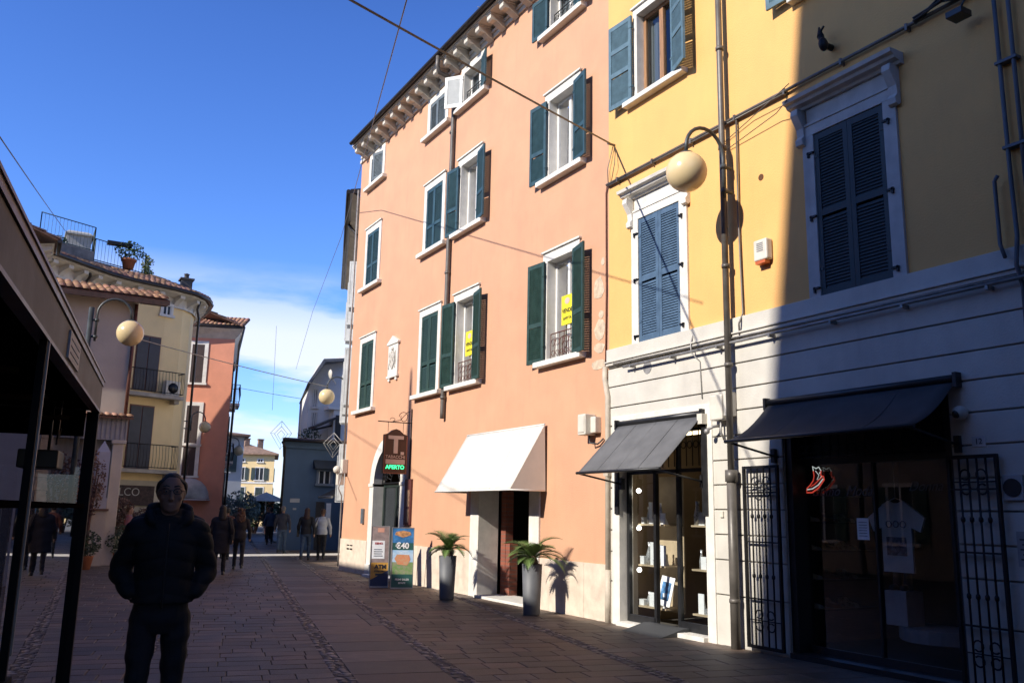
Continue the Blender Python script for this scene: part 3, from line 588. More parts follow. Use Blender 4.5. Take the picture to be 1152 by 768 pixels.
# shop doorway 1
b = MB(); b.box(X0 - .045, X0 + .22, 11.02, 11.20, -.05, 3.12); b.box(X0 - .045, X0 + .22, 8.94, 9.10, -.05, 3.12); b.box(X0 - .045, X0 + .22, 9.10, 11.02, 2.98, 3.12); b.box(X0 - .12, X0 + .3, 9.10, 11.02, -.05, .055)
sh1 = b.build('shop_doorway', STONE, yb, bevel=.006)
b = MB(); xg = X0 + .10
for y in (11.0, 10.36, 9.84, 9.12): b.box(xg, xg + .06, y - .035, y + .02, .06, 2.98)
b.box(xg, xg + .06, 9.12, 11.0, 2.90, 2.98); b.box(xg, xg + .05, 10.36, 10.97, .06, .16); b.box(xg, xg + .05, 9.14, 9.8, .06, .18); b.box(xg, xg + .05, 9.14, 10.97, 2.22, 2.27)
b.build('shop_frame', DGREY, sh1)
b = MB(); b.quad((xg + .03, 10.38, .16), (xg + .03, 10.97, .16), (xg + .03, 10.97, 2.22), (xg + .03, 10.38, 2.22)); b.quad((xg + .03, 9.14, .18), (xg + .03, 9.80, .18), (xg + .03, 9.80, 2.22), (xg + .03, 9.14, 2.22)); b.quad((xg + .03, 9.14, 2.27), (xg + .03, 10.97, 2.27), (xg + .03, 10.97, 2.90), (xg + .03, 9.14, 2.90)); b.build('shop_glass', SHOPG, sh1)
b = MB()
for k in range(14):
    y = 9.2 + k * .13; b.tube([(xg - .03, y, 2.30), (xg - .03, y, 2.9)], .008, 5); b.tube([(xg - .03, y + .06 + .05 * math.cos(t), 2.6 + .05 * math.sin(t)) for t in [j * .7 for j in range(10)]], .007, 5)
b.build('transom_grille', IRON, sh1)
b = MB(); b.box(X0 + 2.6, X0 + 2.65, 8.45, 11.27, .03, 3.95); b.box(X0 + .25, X0 + 2.6, 11.21, 11.26, .03, 3.95); b.box(X0 + .16, X0 + .2, 10.36, 10.39, .2, 2.2); b.build('shop_lining', WARMIN, sh1)
# shop opening 2
b = MB(); xg = X0 + .22
b.box(X0 + .02, X0 + .3, 7.62, 7.70, .04, 2.98); b.box(X0 + .02, X0 + .3, 5.50, 5.58, .04, 2.98); b.box(X0 - .05, X0 + .3, 5.5, 7.7, .0, .06)
b.box(xg, xg + .06, 5.58, 7.62, 2.24, 2.32); b.box(xg, xg + .05, 6.62, 6.645, .14, 2.24); b.box(xg, xg + .05, 5.58, 7.62, .06, .14)
sh2 = b.build('shop_front', mat('black shop joinery', (.02, .02, .022), .4, .1, 4), yb)
b = MB(); b.quad((xg + .03, 5.58, .14), (xg + .03, 7.62, .14), (xg + .03, 7.62, 2.24), (xg + .03, 5.58, 2.24)); b.build('shop_glass', SHOPD, sh2)
b = MB(); b.box(xg + .03, xg + .06, 5.58, 7.62, 2.32, 2.98); b.build('transom_panel', mat('black shop joinery', None), sh2)
b = MB()
for k in range(17):
    y = 5.66 + k * .12; b.tube([(X0 + .1, y, 2.30), (X0 + .1, y, 2.96)], .009, 5); b.tube([(X0 + .1, y + .06 + .05 * math.cos(t), 2.42 + .05 * math.sin(t)) for t in [j * .7 for j in range(10)]], .008, 5)
b.tube([(X0 + .1, 5.58, 2.32), (X0 + .1, 7.62, 2.32)], .012, 6); b.build('transom_grille', IRON, sh2)
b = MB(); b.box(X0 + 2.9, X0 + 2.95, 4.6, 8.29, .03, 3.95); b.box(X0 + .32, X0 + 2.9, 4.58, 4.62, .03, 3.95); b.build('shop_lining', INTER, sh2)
Mx = frameM((xg + .02, 7.1, 1.92), (0, -1, 0), (0, 0, 1)); lettering('Uomo  Moda', .16, Mx, mat('grey window script', (.16, .16, .17), .6), sh2, ext=.001, shear=.45)
Mx = frameM((xg + .02, 6.0, 1.96), (0, -1, 0), (0, 0, 1)); lettering('Donna', .15, Mx, mat('grey window script', (.16, .16, .17), .6), sh2, ext=.001, shear=.45)
# folded-back wrought iron gates beside shop 2
def gate(name, y0, y1, label, x=X0 - .09):
    P = thing(name, label, 'iron gate', (x, (y0 + y1) / 2, 0), 'iron gates folded back beside the dark shop window')
    b = MB(); z0, z1 = .05, 2.24
    b.box(x - .02, x + .02, y0, y0 + .03, z0, z1); b.box(x - .02, x + .02, y1 - .03, y1, z0, z1); b.box(x - .02, x + .02, y0 + .03, y1 - .03, z1 - .035, z1); b.box(x - .02, x + .02, y0 + .03, y1 - .03, z0, z0 + .035)
    for zz in (.62, 1.30, 1.9): b.box(x - .012, x + .012, y0 + .03, y1 - .03, zz, zz + .018)
    b.build('gate_frame', IRON, P)
    n = 4
    for i in range(1, n + 1):
        y = y0 + .03 + (y1 - y0 - .06) * i / (n + 1); c = MB(); c.tube([(x, y, z0), (x, y, z1)], .011, 7)
        for zz in (.9, 1.62): c.lathe([(.011, -.03), (.022, -.012), (.022, .012), (.011, .03)], (x, y, zz), 10)
        c.build('bar', IRON, P)
    c = MB(); cy = (y0 + y1) / 2; q = (y1 - y0) / 4 * .8
    for zz in (.38, 1.98):
        c = MB()
        for s in (-1, 1):
            for t in (-1, 1): c.tube([(x, cy + s * (q + .6 * q * math.cos(j * .55)) * .8, zz + t * (.07 + .05 * math.sin(j * .55))) for j in range(11)], .009, 5)
        c.tube([(x, y0 + .03, zz), (x, y1 - .03, zz)], .007, 5); c.build('scrollwork', IRON, P)
    return P
gate('iron_gate', 7.74, 8.33, 'black wrought iron gate folded back left of the dark shop window')
gate('iron_gate', 4.98, 5.50, 'black wrought iron gate folded back right of the dark shop window')

# ------------------------------------------------------------------ awnings
def awning(y0, y1, zt, zf, xf, cloth, label, side_cloth, armm, sag=.0, arms=True, dy=0):
    P = thing('awning', label, 'awning', (X0, (y0 + y1) / 2, zt)); b = MB(); n, k = 16, 8
    xt = X0 - .06
    vs = [(xt + (xf - xt) * j / k, y0 + (y1 - y0) * i / n + dy * j / k, zt + (zf - zt) * j / k - sag * math.sin(math.pi * j / k) - .006 * math.sin(i * 2.1) * math.sin(math.pi * j / k)) for j in range(k + 1) for i in range(n + 1)]
    b.add(vs, [(j * (n + 1) + i, j * (n + 1) + i + 1, (j + 1) * (n + 1) + i + 1, (j + 1) * (n + 1) + i) for j in range(k) for i in range(n)], True)
    c = b.build('canopy', cloth, P); sd = c.modifiers.new('thickness', 'SOLIDIFY'); sd.thickness = .004
    if side_cloth:
        for y in (y0, y1): b = MB(); b.prism([(xt, y, zt), (xf, y + dy, zf), (X0 - .03, y, zf)], (0, .004, 0)); b.build('side_panel', cloth, P)
        b = MB(); b.tube([(X0 - .04, y0, zf), (xf, y0, zf), (xf, y1, zf), (X0 - .04, y1, zf)], .014, 8); b.tube([(xt, y0, zt), (xt, y1, zt)], .018, 8); b.build('frame', armm, P)
    else:
        b = MB(); b.tube([(xf, y0 - .02 + dy, zf), (xf, y1 + .02 + dy, zf)], .022, 8); b.build('front_bar', armm, P)
        b = MB(); b.tube([(xt, y0, zt + .02), (xt, y1, zt + .02)], .045, 12); b.box(X0 - .12, X0, y0 - .04, y0, zt - .07, zt + .08); b.box(X0 - .12, X0, y1, y1 + .04, zt - .07, zt + .08); b.build('roller', armm, P)
    b = MB(); ns = 3
    for i in range(1, ns + 1):
        y = y0 + (y1 - y0) * i / (ns + 1); b = MB(); b.tube([(xt + (xf - xt) * j / k, y + dy * j / k, zt + (zf - zt) * j / k - sag * math.sin(math.pi * j / k) + .003) for j in range(k + 1)], .0045, 4); b.build('seam', cloth, P)
    for y in ((y0 + .04, y1 - .04) if arms else ()):
        b = MB(); b.tube([(X0 - .05, y, zf - .14), (xf, y + dy, zf - .01)], .014, 8); b.box(X0 - .07, X0, y - .03, y + .03, zf - .22, zf - .05); b.build('arm', armm, P)
    return P
awning(13.18, 16.20, 3.16, 2.00, 7.50, CANW, 'white sloping box awning over the doorway of the salmon building', True, WPAINT, arms=False)
P = awning(9.10, 11.0, 2.97, 2.21, 7.42, CANG, 'sunlit grey awning over the small shop doorway beside the salmon building', False, DGREY)
for y in (9.08, 11.06):
    b = MB(); b.box(X0 - .07, X0 - .046, y - .05, y + .05, 1.62, 2.86); b.build('guide_rail', DGREY, P)
b = MB(); b.box(X0 - .14, X0 - .0, 9.02, 9.12, 2.84, 2.98); b.build('bracket', CREAMPL, P)
awning(5.36, 7.88, 2.99, 2.49, 7.46, CANB, 'black awning in the shade over the dark clothes shop window', False, DARKPL, sag=.07)
# ------------------------------------------------------------------ street lamps
def gooseneck(name, gc, wallx, r, label, post=None, label_cat='street lamp', lean=(1, 0), m_=LAMPP, zdown=.30):
    """globe centre gc, arm rising from a short upright at distance D along lean direction"""
    gc = Vector(gc); D = Vector((lean[0], lean[1], 0)).normalized(); k = r / .27
    reach = .66 * k; base = gc + D * reach
    P = thing(name, label, label_cat, (base.x, base.y, post if post is not None else gc.z - .3), 'globe street lamps on gooseneck arms')
    top = gc.z + r * .93; pts = [base + Vector((0, 0, -.22 * k)), Vector((base.x, base.y, top + .08))]
    q = reach / 2
    for j in range(1, 12):
        t = math.pi * j / 12; c = gc + D * q; pts.append(Vector((c.x, c.y, top + .10)) + D * (q * math.cos(t)) + Vector((0, 0, q * 1.05 * math.sin(t))))
    pts.append(Vector((gc.x, gc.y, top + .04))); b = MB(); b.tube(pts, .026 * k, 10); b.build('arm', m_, P)
    b = MB(); b.lathe([(.02, .06), (.09, .04), (.11, .01), (.11, -.03)], (gc.x, gc.y, top - .02), 20); b.build('cap', m_, P)
    b = MB(); b.sphere(gc, r, 32, 20); b.build('globe', GLOBE, P)
    pc = base + D * .12
    for zz in (gc.z - .13, gc.z + .22): b = MB(); b.tube([base + Vector((0, 0, zz - base.z)) - D * .05, Vector((pc.x + D.x * wallx, pc.y + D.y * wallx, zz))], .024, 8); b.tube([(base.x, base.y, zz - .03), (base.x, base.y, zz + .03)], .042, 10); b.build('bracket', m_, P)
    if post is not None:
        b = MB(); b.tube([(pc.x, pc.y, post), (pc.x, pc.y, gc.z + .48)], .055, 12); b.tube([(pc.x, pc.y, post), (pc.x, pc.y, post + .9)], .08, 12); b.build('post', m_, P)
    return P
gooseneck('street_lamp', (7.40, 8.42, 6.09), .02, .27, 'globe lamp on a curved arm on the yellow facade')
gooseneck('street_lamp', (1.93, 19.6, 5.15), .0, .27, 'globe lamp on its own tall post behind the dark kiosk', post=0, lean=(-1, .2))
gooseneck('street_lamp', (8.05, 43.9, 5.42), .4, .27, 'globe lamp in front of the orange house wall', lean=(-1, -.1))
gooseneck('street_lamp', (11.0, 49.6, 4.75), .3, .27, 'distant globe lamp at the far edge of the orange house', lean=(-1, .2))
gooseneck('street_lamp', (8.91, 28.0, 5.28), .3, .26, 'globe lamp beside the far corner of the salmon building', lean=(1, -.3))
# ------------------------------------------------------------------ overhead cables
def cable(pts, r, label, sag=0, m_=None, name='overhead_cable', extra=None):
    b = MB(); P = []
    for a, c in zip(pts, pts[1:]):
        a, c = Vector(a), Vector(c); n = 16
        for i in range(n + 1):
            t = i / n; p = a.lerp(c, t); p.z -= sag * 4 * t * (1 - t) * (c - a).length / 10; P.append(p)
    b.tube(P, r, 6)
    if extra: extra(b)
    return solo(b, name, m_ or PIPE, label, 'cable', P[0])
def clamp_(b):
    b.tube([(8.22, 11.16, 7.69), (8.2, 11.3, 7.3), (8.2, 11.28, 7.05)], .008, 5); b.tube([(8.22, 11.1, 7.6), (8.16, 11.05, 7.3), (8.2, 11.2, 7.02)], .007, 5); b.tube([(8.25, 11.16, 7.69), (8.1, 11.16, 7.69)], .02, 6)
cable([(8.2, 11.16, 7.69), (-1.5, 6.0, 6.35 + 0.0)], .016, 'thick cable crossing the street from the joint of the salmon and yellow walls', sag=.03, extra=clamp_)
cable([(3.38, 8.46, 7.47), (7.43, 21.93, 10.31), (9.06, 27.93, 10.81), (12.75, 43.23, 11.63), (16.45, 58.84, 11.07)], .009, 'thin dark wire running from the top of the photo past the salmon cornice')
cable([(-.71, 13.31, 6.68), (1.06, 39.1, 12.58)], .010, 'thin wire crossing the blue sky above the dark kiosk', sag=.01)
cable([(2.2, 22.0, 5.5), (8.9, 27.9, 5.6)], .012, 'pale cable strung across the street from the lamp post to the far lamp', sag=.05, m_=GPIPE)
cable([(11.4, 45.0, 11.0), (11.5, 45, 6.6)], .008, 'thin wire hanging down between the far light stars')
cable([(9.5, 50, 8.4), (15, 48, 7.6)], .012, 'dark wire carrying the far diamond light frames', sag=.05)
def diamond(c, r, h, label):
    b = MB(); x, y, z = c; D = Vector((.9, -.43, 0))
    C_ = Vector(c); T = C_ + Vector((0, 0, h)); B_ = C_ - Vector((0, 0, h * 1.0)); L_, R_ = C_ - D * r + Vector((0, 0, h * .15)), C_ + D * r + Vector((0, 0, h * .15))
    for k in (1, .62):
        q = [C_ + (p - C_) * k for p in (T, R_, B_, L_, T)]; b.tube(q, .013, 5)
    for p in (T, R_, B_, L_): b.tube([C_ + (p - C_) * .62, p], .009, 4)
    for k in (.35,): b.tube([C_ + (p - C_) * k for p in (T, R_, B_, L_, T)], .012, 4)
    solo(b, 'festive_light_frame', GPIPE, label, 'festive light', tuple(T), 'diamond wire light frames above the street')
diamond((13.0, 48.6, 5.65), .58, .78, 'diamond wire light frame hanging against the sky above the far yellow house')
diamond((8.9, 28.8, 4.1), .42, .50, 'diamond wire light frame hanging in front of the blue house') if 0 else diamond((10.75, 32.6, 4.05), .38, .48, 'diamond wire light frame hanging in front of the blue house')
diamond((11.9, 60.0, 7.6), .5, .7, 'diamond wire light frame beside the far grey white house')
# ------------------------------------------------------------------ small things on the yellow facade
P = thing('alarm_box', 'white alarm siren box on the sunlit yellow wall beside the shadow edge', 'alarm box', (X0, 7.87, 4.95))
b = MB(); b.box(X0 - .12, X0 - .01, 7.76, 7.99, 4.86, 5.14); b.build('housing', CREAMPL, P, bevel=.02); b = MB(); b.box(X0 - .11, X0 - .02, 7.80, 7.97, 4.82, 4.86); b.build('strobe', mat('orange lens', (.5, .12, .03), .3), P)
b = MB()
for k in range(5): b.box(X0 - .125, X0 - .119, 7.82, 7.93, 4.98 + k * .025, 4.99 + k * .025)
b.build('grille', GPIPE, P)
P = thing('cable_box', 'white utility box between the two shop awnings with a bracket below', 'utility box', (X0, 8.70, 3.02))
b = MB(); b.box(X0 - .17, X0 - .03, 8.60, 8.84, 2.86, 3.20); b.build('housing', CREAMPL, P, bevel=.02); b = MB(); b.box(X0 - .16, X0 - .03, 8.47, 8.585, 2.90, 3.22); b.build('side_box', CREAMPL, P, bevel=.015)
b = MB(); b.tube([(X0 - .03, 8.78, 2.80), (X0 - .16, 8.78, 2.78), (X0 - .2, 8.86, 2.74)], .02, 8); b.tube([(X0 - .1, 8.7, 2.87), (X0 - .1, 8.7, 2.7), (X0 - .04, 8.7, 2.6)], .015, 6); b.sphere((X0 - .2, 8.86, 2.72), .04, 10, 8); b.build('bracket', GPIPE, P)
b = MB(); b.prism([(X0 - .032, 10.32 + .10 * math.cos(j * .3927), 3.80 + .10 * math.sin(j * .3927)) for j in range(16)], (.012, 0, 0)); solo(b, 'vent_cover', GPIPE, 'round grey vent cover on the white band above the grey awning', 'vent', (X0, 10.32, 3.8))
b = MB(); b.prism([(X0 - .006, 7.92 + .045 * math.cos(j * .3927), 6.03 + .045 * math.sin(j * .3927)) for j in range(16)], (.012, 0, 0)); solo(b, 'wall_hole', mat('burnt brown', (.12, .05, .02), .9), 'small dark round hole in the sunlit yellow wall', 'wall hole', (X0, 7.92, 6.03))
b = MB(); b.tube([(X0 - .02, 6.66, 7.28), (X0 - .16, 6.68, 7.30), (X0 - .18, 6.69, 7.42)], .04, 8); b.sphere((X0 - .2, 6.64, 7.27), (.07, .05, .09), 10, 8); b.tube([(X0 - .18, 6.69, 7.4), (X0 - .14, 6.74, 7.56)], [.045, .012], 8); b.tube([(X0 - .18, 6.69, 7.46), (X0 - .2, 6.62, 7.5)], .014, 6)
solo(b, 'wall_hook', IRON, 'ornate dark iron hook high on the shaded yellow wall', 'iron hook', (X0, 6.66, 7.3))
P = thing('floodlight', 'dark floodlight and cable bundle at the top right of the yellow wall', 'floodlight', (X0, 5.05, 6.95))
b = MB()
for k in range(7): b.tube([(X0 - .06 - .02 * (k % 3), 5.5, 7.0 + .012 * k), (X0 - .12 - .02 * (k % 2), 5.2 - .03 * k, 7.08 + .02 * math.sin(k * 2)), (X0 - .1, 4.95, 7.0 + .02 * k), (X0 - .05, 4.70, 7.3 + .05 * k)], .012, 5)
b.build('cable_bundle', DARKPL, P)
b = MB(); b.box(X0 - .30, X0 - .12, 4.82, 5.0, 6.72, 6.79, ); b.tube([(X0 - .2, 4.92, 6.79), (X0 - .15, 4.85, 6.95), (X0 - .02, 4.8, 7.05)], .012, 6); b.build('lamp_head', DARKPL, P, bevel=.01)
P = thing('camera_dome', 'small white dome camera below the black awning roller', 'security camera', (X0, 5.33, 2.66)); b = MB(); b.sphere((X0 - .08, 5.33, 2.66), (.08, .075, .07)); b.build('housing', CREAMPL, P); b = MB(); b.sphere((X0 - .13, 5.335, 2.645), .042); b.build('lens', DARKPL, P)
P = thing('gas_meter', 'round dark dial in a pale box right of the open iron gate', 'meter', (X0, 4.93, 1.92)); b = MB(); b.box(X0 - .06, X0 - .026, 4.78, 4.98, 1.80, 2.04); b.build('housing', mat('pale grey plate', (.4, .4, .4), .6), P, bevel=.008); b = MB(); b.prism([(X0 - .07, 4.88 + .085 * math.cos(j * .314), 1.92 + .085 * math.sin(j * .314)) for j in range(20)], (.02, 0, 0)); b.build('dial', DARKPL, P)
P = thing('house_number', 'small pale house number plate above the right gate', 'number plate', (X0, 5.18, 2.36)); b = MB(); b.box(X0 - .034, X0 - .026, 5.12, 5.26, 2.32, 2.42); b.build('plate', mat('pale enamel', (.55, .55, .55), .4), P); lettering('12', .08, frameM((X0 - .035, 5.19, 2.37), (0, -1, 0), (0, 0, 1)), DARKPL, P)
b = MB(); b.box(X0 - .034, X0 - .026, 4.70, 4.90, 1.20, 1.52); P = solo(b, 'wall_plaque', mat('faded plaque', (.36, .34, .33), .7), 'faded notice plaque on the white wall at the right edge', 'plaque', (X0, 4.8, 1.36))
b = MB()
for k in range(5): b.box(X0 - .0365, X0 - .034, 4.75, 4.87 - .02 * (k % 2), 1.26 + k * .045, 1.272 + k * .045)
b.build('print', DARKPL, P)
b = MB(); b.box(X0 - .05, X0 - .026, 8.76, 8.82, 1.60, 1.68); solo(b, 'bell_push', CREAMPL, 'tiny door bell box on the white pillar between the two shops', 'door bell', (X0, 8.79, 1.64), bevel=.004)

# ------------------------------------------------------------------ stock in the shop doorway
def shelf_block(y0, y1, xa, xb, label):
    P = thing('display_shelf', label, 'display shelf', (xa, (y0 + y1) / 2, .16), 'display shelves of small silver goods'); b = MB()
    for z in (.26, .86, 1.46): b.box(xa, xb, y0, y1, z, z + .025)
    b.box(xb, xb + .02, y0, y1, .2, 2.2); b.build('shelf', mat('pale shelf wood', (.45, .36, .24), .6), P); return P
SILV = mat('silver goods', (.62, .64, .66), .3, .2, 30, metal=.6); WHT = mat('white card', (.80, .82, .84), .6, .05, 5); BLK = mat('black goods', (.03, .03, .035), .4)
BLP = mat('blue print', (.08, .22, .45), .5, .5, 14)
random.seed(5); LT = ['left', 'right']
for si, (y0, y1) in enumerate([(9.16, 9.74), (10.32, 10.95)]):
    xa, xb = X0 + .26, X0 + .62
    shelf_block(y0, y1, xa, xb, ('shelves of small silver goods behind the right pane' if si == 0 else 'shelves of small silver goods behind the left pane') + ' of the small shop')
    for zi, z in enumerate((.285, .885, 1.485)):
        y = y0 + .05; kk = 0
        while y < y1 - .07:
            h = random.uniform(.14, .34); w_ = random.uniform(.06, .12); b = MB(); kind = kk % 3
            pane = 'right' if si == 0 else 'left'; row = ['bottom', 'middle', 'top'][zi]
            if kind == 0: b.box(xa + .05, xa + .065, y, y + w_, z, z + h); b.prism([(xa + .065, y + .01, z), (xa + .13, y + .01, z), (xa + .065, y + .01, z + h * .7)], (0, w_ * .5, 0)); nm, mt, ds = 'picture_frame', WHT, 'white standing picture frame'
            elif kind == 1: b.lathe([(.0, 0), (w_ * .45, 0), (w_ * .5, h * .4), (w_ * .2, h * .8), (w_ * .28, h), (0, h)], (xa + .1, y + w_ / 2, z), 14); nm, mt, ds = 'vase', SILV, 'small silver vase'
            else: b.box(xa + .04, xa + .14, y, y + w_, z, z + h * .5); b.box(xa + .035, xa + .145, y - .005, y + w_ + .005, z + h * .5, z + h * .56); nm, mt, ds = 'gift_box', (WHT if kk % 2 else SILV), 'small gift box'
            solo(b, nm, mt, ds + ' on the %s shelf behind the %s pane of the small shop' % (row, pane), nm.replace('_', ' '), (xa + .1, y, z), 'small goods on the %s shelf behind the %s pane' % (row, pane)); y += w_ + random.uniform(.004, .02); kk += 1
P = thing('display_card', 'tilted white card with a blue print at the foot of the small shop window', 'display card', (X0 + .2, 10.3, .3)); b = MB(); b.box(-.012, 0, -.15, .15, 0, .42, Matrix.Translation((X0 + .30, 10.42, .32)) @ Matrix.Rotation(R(12), 4, 'Y') @ Matrix.Rotation(R(5), 4, 'X')); b.build('card', WHT, P); b = MB(); b.box(-.016, -.012, -.10, .10, .08, .34, Matrix.Translation((X0 + .30, 10.42, .32)) @ Matrix.Rotation(R(12), 4, 'Y') @ Matrix.Rotation(R(5), 4, 'X')); b.build('print', BLP, P)
b = MB(); b.prism([(X0 - .42, 9.62, .0), (X0 - .02, 9.62, .10), (X0 + .1, 9.62, .10), (X0 + .1, 9.62, .0)], (0, .86, 0)); solo(b, 'entrance_ramp', mat('ribbed rubber', (.05, .052, .055), .7, .1, 30, .2, 120), 'dark rubber ramp at the threshold of the small shop', 'ramp', (X0 - .2, 10.05, 0), bevel=.004)
for z in (1.42, .80, 1.98): P = thing('spot_lamp', 'small lit spot lamp on the left frame of the small shop window, %s' % {1.42: 'the middle one', .80: 'the lowest one', 1.98: 'the highest one'}[z], 'spot lamp', (X0 + .24, 10.92, z)); b = MB(); b.sphere((X0 + .24, 10.90, z), .035, 14, 10); b.build('bulb', mat('lit bulb', (.9, .9, .85), .3, emit=(1, .93, .8), emit_s=14), P); b = MB(); b.tube([(X0 + .24, 10.96, z), (X0 + .24, 10.92, z)], .014, 8); b.build('holder', DGREY, P)
P = thing('ceiling_lamp', 'long warm ceiling lamp inside the small shop', 'ceiling lamp', (X0 + 1.2, 9.9, 2.9)); b = MB(); b.box(X0 + .9, X0 + 1.0, 9.0, 11.0, 2.86, 2.9); b.build('diffuser', mat('warm lit tube', (.9, .8, .6), .3, emit=(1, .75, .45), emit_s=3.5), P); b = MB(); b.box(X0 + .88, X0 + 1.02, 8.98, 11.02, 2.905, 2.95); b.build('housing', DGREY, P)
# clothes shop window
xg = X0 + .3
P = thing('shirt_on_hanger', 'pale printed t-shirt hanging behind the dark shop glass', 't-shirt', (xg + .12, 6.50, 1.25))
def shirt(x, yc, z0, z1, hw):
    S = (z1 - z0); pts = [(-hw, 0), (hw, 0), (hw, .62), (hw + .11, .56), (hw + .17, .76), (hw * .9, .93), (.09, 1), (.04, .965), (-.04, .965), (-.09, 1), (-hw * .9, .93), (-hw - .17, .76), (-hw - .11, .56), (-hw, .62)]
    b = MB(); b.prism([(x, yc - p[0], z0 + p[1] * S) for p in pts], (.03, 0, 0)); return b
shirt(xg + .12, 6.52, 1.04, 1.82, .19).build('shirt', mat('pale cotton', (.55, .54, .53), .9, .06, 5, .2, 12), P)
b = MB(); b.box(xg + .114, xg + .119, 6.40, 6.65, 1.22, 1.42)
for k in range(3): b.tube([(xg + .116, 6.43 + k * .09 + .035 * math.cos(j * .63), 1.56 + .035 * math.sin(j * .63)) for j in range(11)], .006, 5)
b.build('print', mat('grey print', (.16, .18, .24), .8, .4, 20), P)
lettering('ZOO', .075, frameM((xg + .117, 6.34, 1.47), (0, -1, 0), (0, 0, 1)), DARKPL, P) if 0 else None
b = MB(); b.tube([(xg + .135, 6.34, 1.77), (xg + .135, 6.52, 1.85), (xg + .135, 6.70, 1.77)], .008, 6); b.tube([(xg + .135, 6.52, 1.84), (xg + .135, 6.52, 2.24)], .004, 5); b.build('hanger', GPIPE, P)
P = thing('neon_shoe', 'red and white lit outline of a high-top trainer hanging in the dark shop', 'neon sign', (xg + .02, 7.32, 2.02))
def sy(p): return (X0 + .16, 7.40 - p[0] * .0082, 2.06 + p[1] * .0088)
red = mat('red tube', (.6, .03, .02), .3, emit=(1, .10, .06), emit_s=.35); wh = mat('white tube', (.7, .7, .7), .3, emit=(.9, 1, .95), emit_s=.35)
b = MB(); b.tube([sy(p) for p in [(-16, -15), (-15, -11), (-9, -7), (-3, -1), (-1, 5), (-2, 12)]], .007, 6); b.tube([sy(p) for p in [(-16, -17), (-6, -17), (6, -11), (15, -2), (17, 0)]], .009, 6); b.tube([sy(p) for p in [(12, 12), (11, 6), (16, 4), (17, 0)]], .008, 6); b.tube([sy(p) for p in [(-8, -9), (-1, -6), (8, 0), (14, 4)]], .006, 6); b.build('red_outline', red, P)
b = MB(); b.tube([sy(p) for p in [(-2, 12), (-3, 18), (3, 15), (8, 17), (12, 12), (9, 8)]], .007, 6); b.tube([sy(p) for p in [(-15, -13), (-5, -12), (6, -7), (15, 1)]], .007, 6); b.tube([sy(p) for p in [(2, 12), (8, 6), (4, 0), (9, 1), (13, 5)]], .005, 6); b.build('white_outline', wh, P)
b = MB(); b.prism([sy(p) for p in [(-15, -14), (-5, -14), (6, -9), (15, 0), (11, 5), (11, 12), (-2, 12), (-1, 4), (-3, -2), (-9, -8)]], (.006, 0, 0)); b.build('backing', mat('dark red acrylic', (.30, .02, .02), .3), P)
b = MB(); b.box(xg - .055, xg - .052, 6.74, 6.90, 1.38, 1.62); P = solo(b, 'paper_notice', WHT, 'sheet of white paper taped inside the dark shop glass', 'notice', (xg, 6.8, 1.5)); b = MB()
for k in range(6): b.box(xg - .0575, xg - .055, 6.765, 6.875, 1.42 + k * .03, 1.426 + k * .03)
b.build('print', mat('grey print', None), P)
P = thing('display_plinth', 'curved white display platform low in the dark shop window', 'display platform', (xg + .6, 6.4, .1)); b = MB()
pts = [(xg + .95 - .75 * math.sin(j * math.pi / 14), 5.62 + 1.55 * j / 14, .30) for j in range(15)]; b.prism(pts, (0, 0, .14)); b.build('platform', mat('pale lacquer', (.30, .31, .33), .4), P)
b = MB(); b.box(xg + .35, xg + .65, 6.62, 6.90, .441, .82); solo(b, 'display_box', mat('grey white board', (.40, .41, .43), .5), 'pale cube stand on the platform in the dark shop window', 'display stand', (xg + .5, 6.5, .44), bevel=.006)
b = MB()
for s in (-1, 1): b.lathe([(0, 0), (.05, 0), (.055, .03), (.045, .2), (.05, .3), (.0, .3)], (xg + .5, 6.76 + s * .07, .82), 12); b.tube([(xg + .5, 6.76 + s * .07, .86), (xg + .38, 6.76 + s * .07, .85)], [.045, .03], 8)
solo(b, 'boots', BLK, 'pair of black boots on the pale stand in the dark shop', 'boots', (xg + .5, 6.76, .82))
P = thing('shoe_shelf', 'dark wall rack of shoes at the left side of the dark shop', 'shoe rack', (X0 + 1.0, 7.9, .1)); b = MB()
for z in (.5, .85, 1.2, 1.55, 1.9): b.box(X0 + .5, X0 + 1.6, 7.75, 8.2, z, z + .02)
b.build('rack', mat('black shop joinery', None), P)
for zi, z in enumerate((.52, .87, 1.22, 1.57)):
    for k in range(3):
        b = MB(); xx = X0 + .6 + k * .32; b.prism([(xx, 7.80, z), (xx, 8.08, z), (xx, 8.08, z + .10), (xx, 8.0, z + .11), (xx, 7.95, z + .06), (xx, 7.82, z + .04)], (.09, 0, 0)); solo(b, 'shoe', [WHT, mat('tan leather', (.25, .14, .08), .5), SILV][k], ['white', 'tan', 'silver grey'][k] + ' shoe on the %s shelf of the dark shop rack' % ['lowest', 'second lowest', 'second highest', 'highest'][zi], 'shoe', (xx, 7.9, z), 'shoes on the dark shop rack', bevel=.01)
